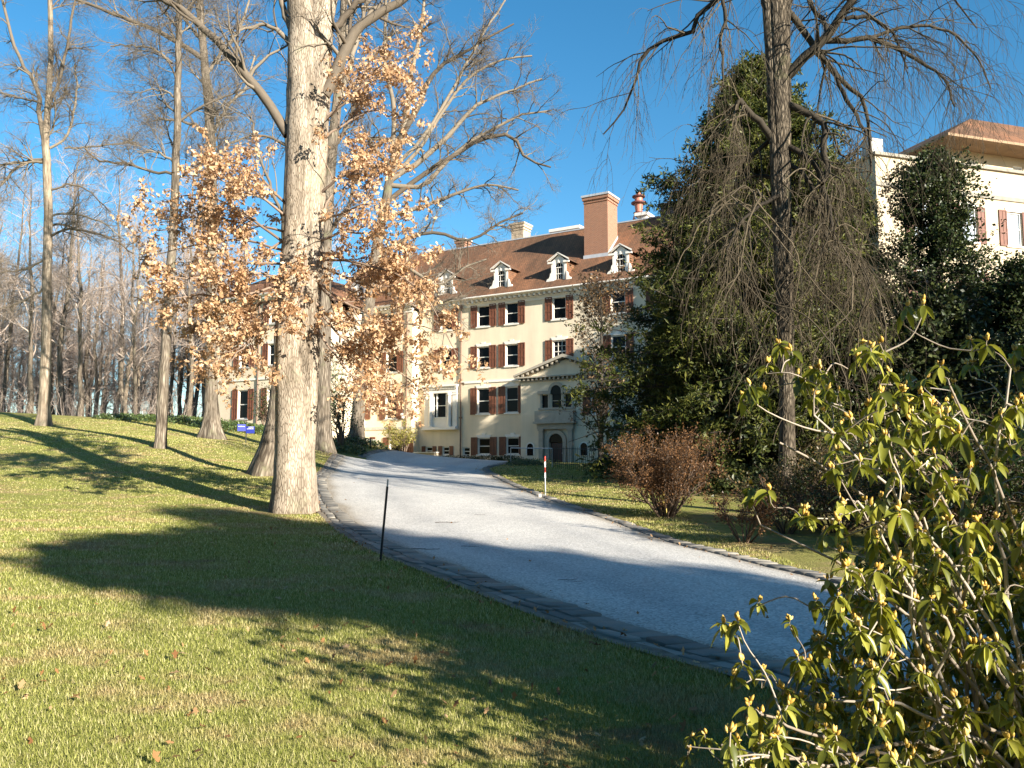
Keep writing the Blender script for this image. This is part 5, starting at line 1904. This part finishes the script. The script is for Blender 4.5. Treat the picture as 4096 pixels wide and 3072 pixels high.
shrub('thin green-leaved sapling beside the thick grey trunk', put(1365, 50), 4.6, .9, 'ivy_leaf', 1500, (.08, .18), 49, stems=7, spread=.6)
shrub('dark sprig of brush at the fork behind the leaning trunk', put(1062, 58), 2.8, .8, 'dark_leaf', 900, (.08, .16), 50, stems=8, spread=.6)


def mound(name, label, cen, seed, n, lsize, mat, h, cat='ground cover', kind='stuff'):
    """leafy ground cover: cen is a list of (x, y, rx, ry)"""
    g = np.random.default_rng(seed)
    pts = []
    for (x, y, rx, ry, rot) in cen:
        a = g.uniform(0, 6.28, n)
        r = np.sqrt(g.uniform(0, 1, n))
        X, Y = r * np.cos(a) * rx, r * np.sin(a) * ry
        c, s = math.cos(rot), math.sin(rot)
        hh = h * np.sqrt(np.maximum(1 - r ** 4, 0)) * g.uniform(.25, 1, n)
        gx_, gy_ = x + X * c - Y * s, y + X * s + Y * c
        pts.append(np.c_[gx_, gy_, ground(gx_, gy_) + hh])
    o = leaf_obj(name, np.concatenate(pts), lsize, M[mat], flat=2.0, g=g)
    return tag(o, label, cat, kind=kind)


pv = lambda px, Y: ((px - 2048) / F * Y, Y)
mound('ivy', 'green ivy bed along the foot of the left wing', [(*pv(760, 57), 6.5, 2.2, -.2), (*pv(960, 54), 4.0, 2.2, -.4), (*pv(600, 58.5), 4, 1.5, 0)], 61, 3600, (.08, .2), 'ivy_leaf', .42)
mound('ivy', 'ivy spilling over the low stone wall by the iron fence', [(*pv(1445, 53.5), 1.9, 1.3, -.3), (*pv(1375, 50), 1.4, 1.4, 0)], 62, 1500, (.08, .18), 'ivy_leaf', .42)
mound('ground_cover', 'bright low ground cover where the drive ends at the pipe rail', [(*pv(2095, 44), 1.0, .9, 0)], 63, 1500, (.05, .12), 'ivy_leaf', .32)
mound('ground_cover', 'strip of sunlit low plants before the entrance', [(*pv(2150, 50), 1.5, .5, -.3)], 64, 600, (.05, .12), 'ivy_leaf', .22)
mound('hedge', 'clipped dark hedge along the foot of the mansion wall', [(*(hw(x, -1.2)[:2]), 1.5, .5, RZ) for x in (1.2, 3.2, 5.0, -.8, -5.6, -7.2)], 65, 1300, (.06, .13), 'dark_leaf', .62, cat='hedge', kind='thing')
mound('ground_cover', 'dark leafy undergrowth beneath the evergreens', [(*pv(2560, 36), 2.2, 1.4, 0), (*pv(2800, 30), 3, 1.6, 0), (*pv(3100, 26), 3, 2, 0), (*pv(3500, 22), 3, 3, 0), (*pv(2700, 34), 2.4, 1.6, 0)], 66, 3200, (.08, .2), 'dark_leaf', .75)

# ------------------------------------------------------------------ the rhododendron close by on the right
g = np.random.default_rng(90)
rb = np.array([2.25, 3.55, gz(2.25, 3.55)])
rho = empty('rhododendron', rb, 'large leathery-leaved rhododendron with yellow buds in the right foreground', 'shrub')
outline = np.array([(1470, 1659), (1500, 1600), (1570, 1520), (1600, 1450), (1585, 1380), (1660, 1320), (1760, 1290), (1810, 1200), (1700, 1150), (1680, 1080), (1790, 1050), (1800, 960), (1770, 880), (1720, 850), (1760, 800),
                    (1850, 775), (1960, 750), (2060, 765), (2120, 750), (2330, 730), (3000, 760), (3000, 1700), (1470, 1700)], float)
pts = []
while len(pts) < 1350:
    x, y = g.uniform(1470, 3000), g.uniform(700, 1700)
    if not inside(outline, np.array([x]), np.array([y]))[0]:
        continue
    # thinner towards the top left, dense towards the lower right
    dens = .24 + .76 * np.clip((x - 1600) / 500, 0, 1) * np.clip((y - 700) / 330, .3, 1)
    if 1640 < x < 1900 and 1180 < y < 1420:
        dens *= .55
    if g.uniform() > dens:
        continue
    pts.append(a2(x, y, g.uniform(2.75, 4.5) if x < 1950 else g.uniform(3.0, 4.9)))
fixed = [(1619, 830), (1648, 844), (1607, 859), (1683, 741), (1708, 755), (1660, 782), (1959, 660), (1996, 656), (1901, 743), (2095, 733), (2132, 733), (1620, 1047), (1633, 1068), (1660, 1055), (1814, 1072), (1736, 1112), (1641, 1299), (1562, 1343), (1591, 1335), (1578, 1360),
         (1707, 1339), (1602, 1425), (1587, 1457), (1646, 1446), (1494, 1587), (1522, 1585), (1614, 1558), (1723, 1417), (1763, 1297), (1486, 1621), (1623, 1640), (1725, 808), (1755, 800), (1740, 815), (1770, 795), (1860, 742), (1880, 750), (1838, 905), (1870, 905),
         (1950, 845), (1990, 850), (2010, 870), (2060, 860), (1790, 840), (1850, 770), (1845, 1335), (1800, 1310)]
fx = [a2(x, y, g.uniform(3.1, 3.9)) for x, y in fixed]
k = 0
while k < 1150:      # the dense leafy heart of the bush
    x, y = g.uniform(1600, 2900), g.uniform(1150, 1700)
    if x + (y - 1150) * .55 > 1880 and inside(outline, np.array([x]), np.array([y]))[0]:
        pts.append(a2(x, y, g.uniform(3.7, 4.9)))
        k += 1
tips = np.array(pts + fx)
tips = tips[tips[:, 2] > ground(tips[:, 0], tips[:, 1]) + .06]
# skeleton: main stems rise from the root and divide; every tip grows from the nearest node below it
nodes = [rb + [g.normal() * .12, g.normal() * .12, 0] for _ in range(6)]
mains_tb = Tubes()
node_pts = []
heads = [(1690, 960), (1640, 1130), (1760, 900), (1900, 830), (2050, 830), (2180, 800), (1950, 960), (2100, 980), (1850, 1080), (1990, 1120), (2150, 1150), (1700, 1430), (1640, 1540), (1800, 1520), (1940, 1400), (2080, 1330), (2200, 1400), (1900, 1260), (1760, 1620), (2000, 1580), (2150, 1600), (1560, 1610), (2250, 1000), (2300, 1250), (2450, 900), (2500, 1200), (2600, 1450), (2750, 1000), (2850, 1350), (2400, 1600), (2050, 1250), (2120, 1480)]
for (x, y) in heads:
    h = a2(x, y, g.uniform(3.2, 4.1))
    s = nodes[g.integers(0, 6)]
    m1 = s + (h - s) * .35 + np.array([0, 0, .18]) + g.normal(size=3) * .06
    m2 = s + (h - s) * .7 + np.array([0, 0, .12]) + g.normal(size=3) * .07
    P, R = catmull([s, m1, m2, h], 16, [.011, .0085, .0065, .0045])
    P = P + g.normal(size=P.shape) * .008
    mains_tb.add(P, R, 7)
    node_pts.append(P[5:])
node_pts = np.concatenate(node_pts)
order = np.argsort(-np.array([min(np.linalg.norm(node_pts - t_, axis=1)) for t_ in tips]))[::-1]
tw_P, tw_R, tipdir = [], [], np.zeros_like(tips)
for i in order:
    t_ = tips[i]
    d = np.linalg.norm(node_pts - t_, axis=1) + 1.2 * np.maximum(0, node_pts[:, 2] - t_[2] + .02)
    a = node_pts[np.argmin(d)]
    L = np.linalg.norm(t_ - a)
    mid = a + (t_ - a) * .5 + g.normal(size=3) * .10 * L + np.array([0, 0, -.06 * L])
    up_ = t_ - np.array([0, 0, .03 + .1 * L]) + g.normal(size=3) * .06 * L
    P = catmull([a, mid, up_, t_], 10)
    tw_P.append(P)
    tw_R.append(np.linspace(min(.0048, .0022 + .006 * L), .0021, 10))
    tipdir[i] = unit(P[-1] - P[-3])
    node_pts = np.vstack([node_pts, P[3:9:2]])
mains_tb.add(np.array(tw_P), np.array(tw_R), 5)
mains_tb.build('stems', M['rhodo_stem'], rho, rb)
# long oval leaves: whorls below every bud, drooping with the cold
LV, LF, LR = [], [], []
prof_t = np.array([0, .1, .3, .55, .8, 1.0])
prof_w = np.array([.03, .12, .21, .23, .14, .0])
nb = 0
BV, BF, BR_ = [], [], []
nbv = 0
for t_, dirn in zip(tips, tipdir):
    k = g.integers(4, 10)
    az0 = g.uniform(0, 6.28)
    for j in range(k):
        L = g.uniform(.03, .08)
        az = az0 + j * 6.28 / k + g.uniform(-.4, .4)
        D = np.array([math.cos(az), math.sin(az), g.uniform(-1.6, .15)])
        D = D / np.linalg.norm(D)
        s = np.cross(D, [0, 0, 1])
        s /= np.linalg.norm(s) + 1e-6
        n_ = np.cross(s, D)
        roll = g.uniform(-.7, .7)
        s, n_ = s * math.cos(roll) + n_ * math.sin(roll), n_ * math.cos(roll) - s * math.sin(roll)
        dr = g.uniform(.25, .6)
        fold = g.uniform(.15, .9)
        st = t_ - dirn * g.uniform(.0, .03)
        V = []
        for tt, ww in zip(prof_t, prof_w):
            c = st + D * L * (.06 + tt) + np.array([0, 0, -dr * L * tt * tt])
            for q in (-1, 0, 1):
                V.append(c + s * q * ww * L + n_ * abs(q) * ww * L * fold)
        b0 = len(LV) and nb
        LV += V
        for a in range(5):
            for q in (0, 1):
                LF.append((nb + a * 3 + q, nb + a * 3 + q + 1, nb + a * 3 + 4 + q, nb + a * 3 + 3 + q))
        LR += [min(1, g.uniform(0, 1) ** (1.0))] * 18
        nb += 18
    # fat yellow buds
    for j in range(g.integers(2, 7)):
        bd = unit(dirn * .8 + g.normal(size=3) * .45 + np.array([0, 0, .35]))
        bl = g.uniform(.018, .034)
        bw = bl * .27
        a_ = unit(np.cross(bd, [.3, .5, .2]))
        c_ = np.cross(bd, a_)
        base_ = t_ + g.normal(size=3) * .004
        ring = []
        for hgt, rr in ((.0, .35), (.35, 1.0), (.7, .7)):
            for q in range(5):
                th_ = q * 6.28 / 5
                ring.append(base_ + bd * bl * hgt + (a_ * math.cos(th_) + c_ * math.sin(th_)) * bw * rr)
        ring.append(base_ + bd * bl)
        BV += ring
        for r_ in range(2):
            for q in range(5):
                q2 = (q + 1) % 5
                BF.append((nbv + r_ * 5 + q, nbv + r_ * 5 + q2, nbv + r_ * 5 + 5 + q2))
                BF.append((nbv + r_ * 5 + q, nbv + r_ * 5 + 5 + q2, nbv + r_ * 5 + 5 + q))
        for q in range(5):
            BF.append((nbv + 10 + q, nbv + 10 + (q + 1) % 5, nbv + 15))
        BR_ += [g.uniform()] * 16
        nbv += 16
mesh_np('foliage', np.array(LV) - rb, [np.array(LF)], M['rhodo_leaf'], rho, rnd=LR, smooth=True)
mesh_np('buds', np.array(BV) - rb, [np.array(BF)], M['bud'], rho, rnd=BR_, smooth=True)

# ------------------------------------------------------------------ small things
p = on_ground(1522, 2228, 12.0)
q = at(1552, 1917, 12.0)
t = empty('lamp_stake', p, 'dark metal stake with bright tip leaning at the left edge of the drive', 'stake')
v = Vector(q) - Vector(p)
b = MB()
b.tube(-.1 * v, .91 * v, .017, .017, 10)
b.build('stake', M['black_metal'], t)
b = MB()
b.tube(.91 * v, v, .0125, .0125, 10)
b.build('tip', M['galv'], t)

p = on_ground(2182, 1980, 25)
H = at(2177, 1825, 25)[2] - p[2]
t = empty('snow_marker', p, 'thin snow marker pole with red and white bands at the lawn edge', 'marker pole')
b = MB()
b.tube((0, 0, -.1), (-.01, 0, H * .45), .018, .018, 8)
b.build('pole', M['galv'], t)
z0 = H * .45
for i, mt in enumerate(('sign_white', 'red_band', 'sign_white', 'red_band')):
    z1 = z0 + H * .1375
    b = MB()
    b.tube((-.01, 0, z0), (-.01, 0, z1), .022, .022, 8)
    b.build('band', M[mt], t)
    z0 = z1

# pipe hand rail at the end of the drive
p0, p1 = on_ground(2043, 1862, 44), on_ground(2209, 1868, 41)
t = empty('pipe_rail', p0, 'grey pipe handrail beside the path to the entrance', 'railing')
d = Vector(p1) - Vector(p0)
b = MB()
b.tube((0, 0, .92), d + Vector((0, 0, .92)), .025, .025, 8)
b.build('rail', M['galv'], t)
for k in (0, 1):
    b = MB()
    b.tube(Vector(d) * k + Vector((0, 0, -.1)), Vector(d) * k + Vector((0, 0, .92)), .025, .025, 8)
    b.build('post', M['galv'], t)
# black garden fence in the shade
pA, pB = on_ground(2215, 1885, 39), on_ground(2600, 1905, 35)
t = empty('garden_fence', pA, 'low black picket fence along the shaded side of the lawn', 'fence')
d = Vector(pB) - Vector(pA)
b = MB()
for hgt in (.25, .95):
    b.tube((0, 0, hgt), d + Vector((0, 0, hgt)), .014, .014, 6)
b.build('rail', M['black_metal'], t)
b = MB()
for k in range(46):
    u_ = d * (k / 45)
    b.tube(u_ + Vector((0, 0, -.1)), u_ + Vector((0, 0, 1.05)), .009, .009, 5)
b.build('pickets', M['black_metal'], t)

# iron post-and-rail fence above the stone wall
t = None
fp = [at(1374, 1795, 50.5), at(1482, 1815, 52.5), at(1330, 1780, 51)]
b0 = fp[0].copy()
b0[2] = gz(b0[0], b0[1])
t = empty('iron_fence', b0, 'black iron post-and-rail fence running down beside the stone wall', 'fence')
tops = [at(1374, 1722, 50.5), at(1482, 1750, 52.5)]
for f_, tp in zip(fp, tops):
    b = MB()
    b.tube(Vector((f_[0], f_[1], gz(f_[0], f_[1]) - .2)) - Vector(b0), Vector((f_[0], f_[1], tp[2])) - Vector(b0), .045, .04, 8)
    b.build('post', M['black_metal'], t)
b = MB()
for k in (.12, .45, .78):
    a_ = Vector((fp[0][0], fp[0][1], tops[0][2] - k)) - Vector(b0)
    c_ = Vector((fp[1][0], fp[1][1], tops[1][2] - k)) - Vector(b0)
    b.tube(a_, c_, .018, .018, 6)
b.build('rail', M['black_metal'], t)

# low stone wall, and the short one in front of the mansion
for (pa, pb, h0, lab) in (((1372, 54.3), (1508, 55.5), .95, 'low dressed-stone retaining wall topped with ivy'), ((1655, 59.5), (1738, 58.0), .62, 'short pale stone wall beside the yellow-green shrub')):
    a_ = np.array([*pv(*pa), 0])
    c_ = np.array([*pv(*pb), 0])
    L = np.linalg.norm(c_ - a_)
    zb = min(gz(a_[0], a_[1]), gz(c_[0], c_[1]))
    zt_ = max(at(1440, 1793, 55)[2], zb + .5) if 'retaining' in lab else 1.6 + .62
    w = empty('stone_wall', (a_[0], a_[1], zb), lab, 'wall', rz=math.atan2(c_[1] - a_[1], c_[0] - a_[0]))
    b = MB()
    b.box(0, L, 0, .4, -.4, zt_ - zb - .08)
    b.build('masonry', M['stone_wall'], w)
    b = MB()
    b.box(-.04, L + .04, -.04, .44, zt_ - zb - .08, zt_ - zb)
    b.build('coping', M['grey_stone'], w, bevel=.015)

# blue direction sign: two boards on one post
p = on_ground(983, 1772, 45.5)
t = empty('direction_sign', p, 'blue two-board visitor sign on a thin dark post before the ivy bed', 'sign')
zt_ = at(983, 1700, 45.5)[2] - p[2]
b = MB()
b.tube((0, 0, -.2), (0, 0, zt_), .03, .03, 8)
b.build('post', M['black_metal'], t)
for sgn, ang, zz, w_, rows in ((-1, .35, zt_ - .32, .46, (.22,)), (1, -.12, zt_ - .44, .50, (.30, .21))):
    b = MB()
    x0_, x1_ = (-w_, -.02) if sgn < 0 else (.02, w_)
    b.box(x0_, x1_, -.05, -.03, -.02, .36)
    bd = b.build('board', M['sign_blue'], t, (0, 0, zz))
    bd.rotation_euler = (0, 0, ang)
    b = MB()
    for r_ in rows:
        xx = x0_ + .05 + (.08 if sgn > 0 and r_ > .25 else 0)
        while xx < x1_ - .05:
            lw_ = random.choice((.016, .022, .03))
            b.box(xx, xx + lw_, -.0535, -.0505, r_, r_ + random.choice((.03, .04)))
            xx += lw_ + .012
    b.build('lettering', M['sign_white'], bd)

# twigs blown on to the drive
tw0 = None
for i, (px, py, Y, L, a) in enumerate([(1790, 2105, 17.2, .5, .1), (1700, 2210, 12.9, .45, -.1), (1880, 2190, 13.4, .3, -.2), (2270, 2315, 10.2, .25, .2), (2300, 2322, 10.1, .18, -.2), (1920, 2065, 19, .25, .1)]):
    p = at(px, py, Y)
    p[2] = gz(p[0], p[1]) + .075
    if tw0 is None:
        P = catmull([(-.5, 0, 0), (-.2, .03, .01), (.1, -.02, 0), (.5, .04, .012)], 8)
        side = children(P[None], np.full((1, 8), .012), 3, t=(.2, .9), L=(.15, .25), ang=(25, 45), S=4, wob=.1, rs=.7, rmin=.006)
        side[0][:, :, 2] = np.abs(side[0][:, :, 2]) * .3
        tw0 = Tubes().add(P[None], np.linspace(.013, .007, 8)[None], 5).add(*side, 4).build('fallen_twig', M['dark_bark'])
        o = tw0
    else:
        o = tw0.copy()
        COL.objects.link(o)
    o.location = tuple(p)
    o.rotation_euler = (0, 0, a)
    o.scale = (L, L, L)
    tag(o, 'thin brown twig lying on the pale drive', 'twig', 'twigs blown on to the drive')
p = on_ground(2657, 2046, 20.6)
t = empty('yellow_post', p, 'short yellow post half hidden inside the large russet bush', 'post')
b = MB()
b.lathe([(.075, -.1), (.075, .5), (.09, .52), (.09, .56), (.06, .62), (0, .64)], n=14)
b.build('post', mat_plain('yellow_post_colour', (.75, .55, .16), .5, .3), t, smooth=False)  # one even yellow all over
b = MB()
b.tube((.07, 0, .4), (.15, 0, .4), .035, .035, 8)
b.build('nozzle', mat_plain('yellow_post_colour', (.75, .55, .16), .5, .3), t)
# small pale cover stone beside the snow marker
b = MB()
b.box(-.04, .04, -.04, .04, -.02, .09)
p = on_ground(2160, 1972, 24.6)
o = b.build('marker_stone', M['white'], None, tuple(p), bevel=.015)
tag(o, 'small white stone block beside the red and white marker', 'stone')

# ------------------------------------------------------------------ sky, sun, camera
w = bpy.data.worlds.new('World')
SC.world = w
w.use_nodes = True
nt = w.node_tree
bg = nt.nodes['Background']
sky = nt.nodes.new('ShaderNodeTexSky')
sky.sky_type = 'NISHITA'
sky.sun_disc = False
sky.sun_elevation = SUN_EL
sky.sun_rotation = math.atan2(SUN_H[0], SUN_H[1])
sky.altitude = 100
sky.air_density = 1.0
sky.dust_density = .2
sky.ozone_density = 3.0
hs = nt.nodes.new('ShaderNodeHueSaturation')
hs.inputs['Saturation'].default_value = SKY_SAT
hs.inputs['Hue'].default_value = SKY_HUE
nt.links.new(sky.outputs[0], hs.inputs['Color'])
nt.links.new(hs.outputs[0], bg.inputs[0])
bg.inputs[1].default_value = SKY_STR
sl = bpy.data.lights.new('sun', 'SUN')
sl.energy = SUN_STR
sl.angle = math.radians(.5)
sl.color = (1.0, .925, .80)
so = bpy.data.objects.new('sun', sl)
COL.objects.link(so)
sd = Vector((SUN_H[0] * math.cos(SUN_EL), SUN_H[1] * math.cos(SUN_EL), math.sin(SUN_EL)))
so.rotation_euler = sd.to_track_quat('Z', 'Y').to_euler()
so.location = (20, -20, 30)
cam = bpy.data.cameras.new('camera')
cam.lens = 36 * F / 4096
cam.sensor_width = 36
cam.clip_end = 4000
cam.clip_start = .05
co = bpy.data.objects.new('camera', cam)
COL.objects.link(co)
co.location = (0, 0, EYE)
co.rotation_euler = (math.pi / 2 + PITCH, 0, 0)
SC.camera = co
SC.view_settings.view_transform = 'Standard'
SC.view_settings.look = 'None'
SC.view_settings.exposure = EXPO
SC.view_settings.gamma = 1
SC.cycles.max_bounces = 6
SC.cycles.transparent_max_bounces = 4
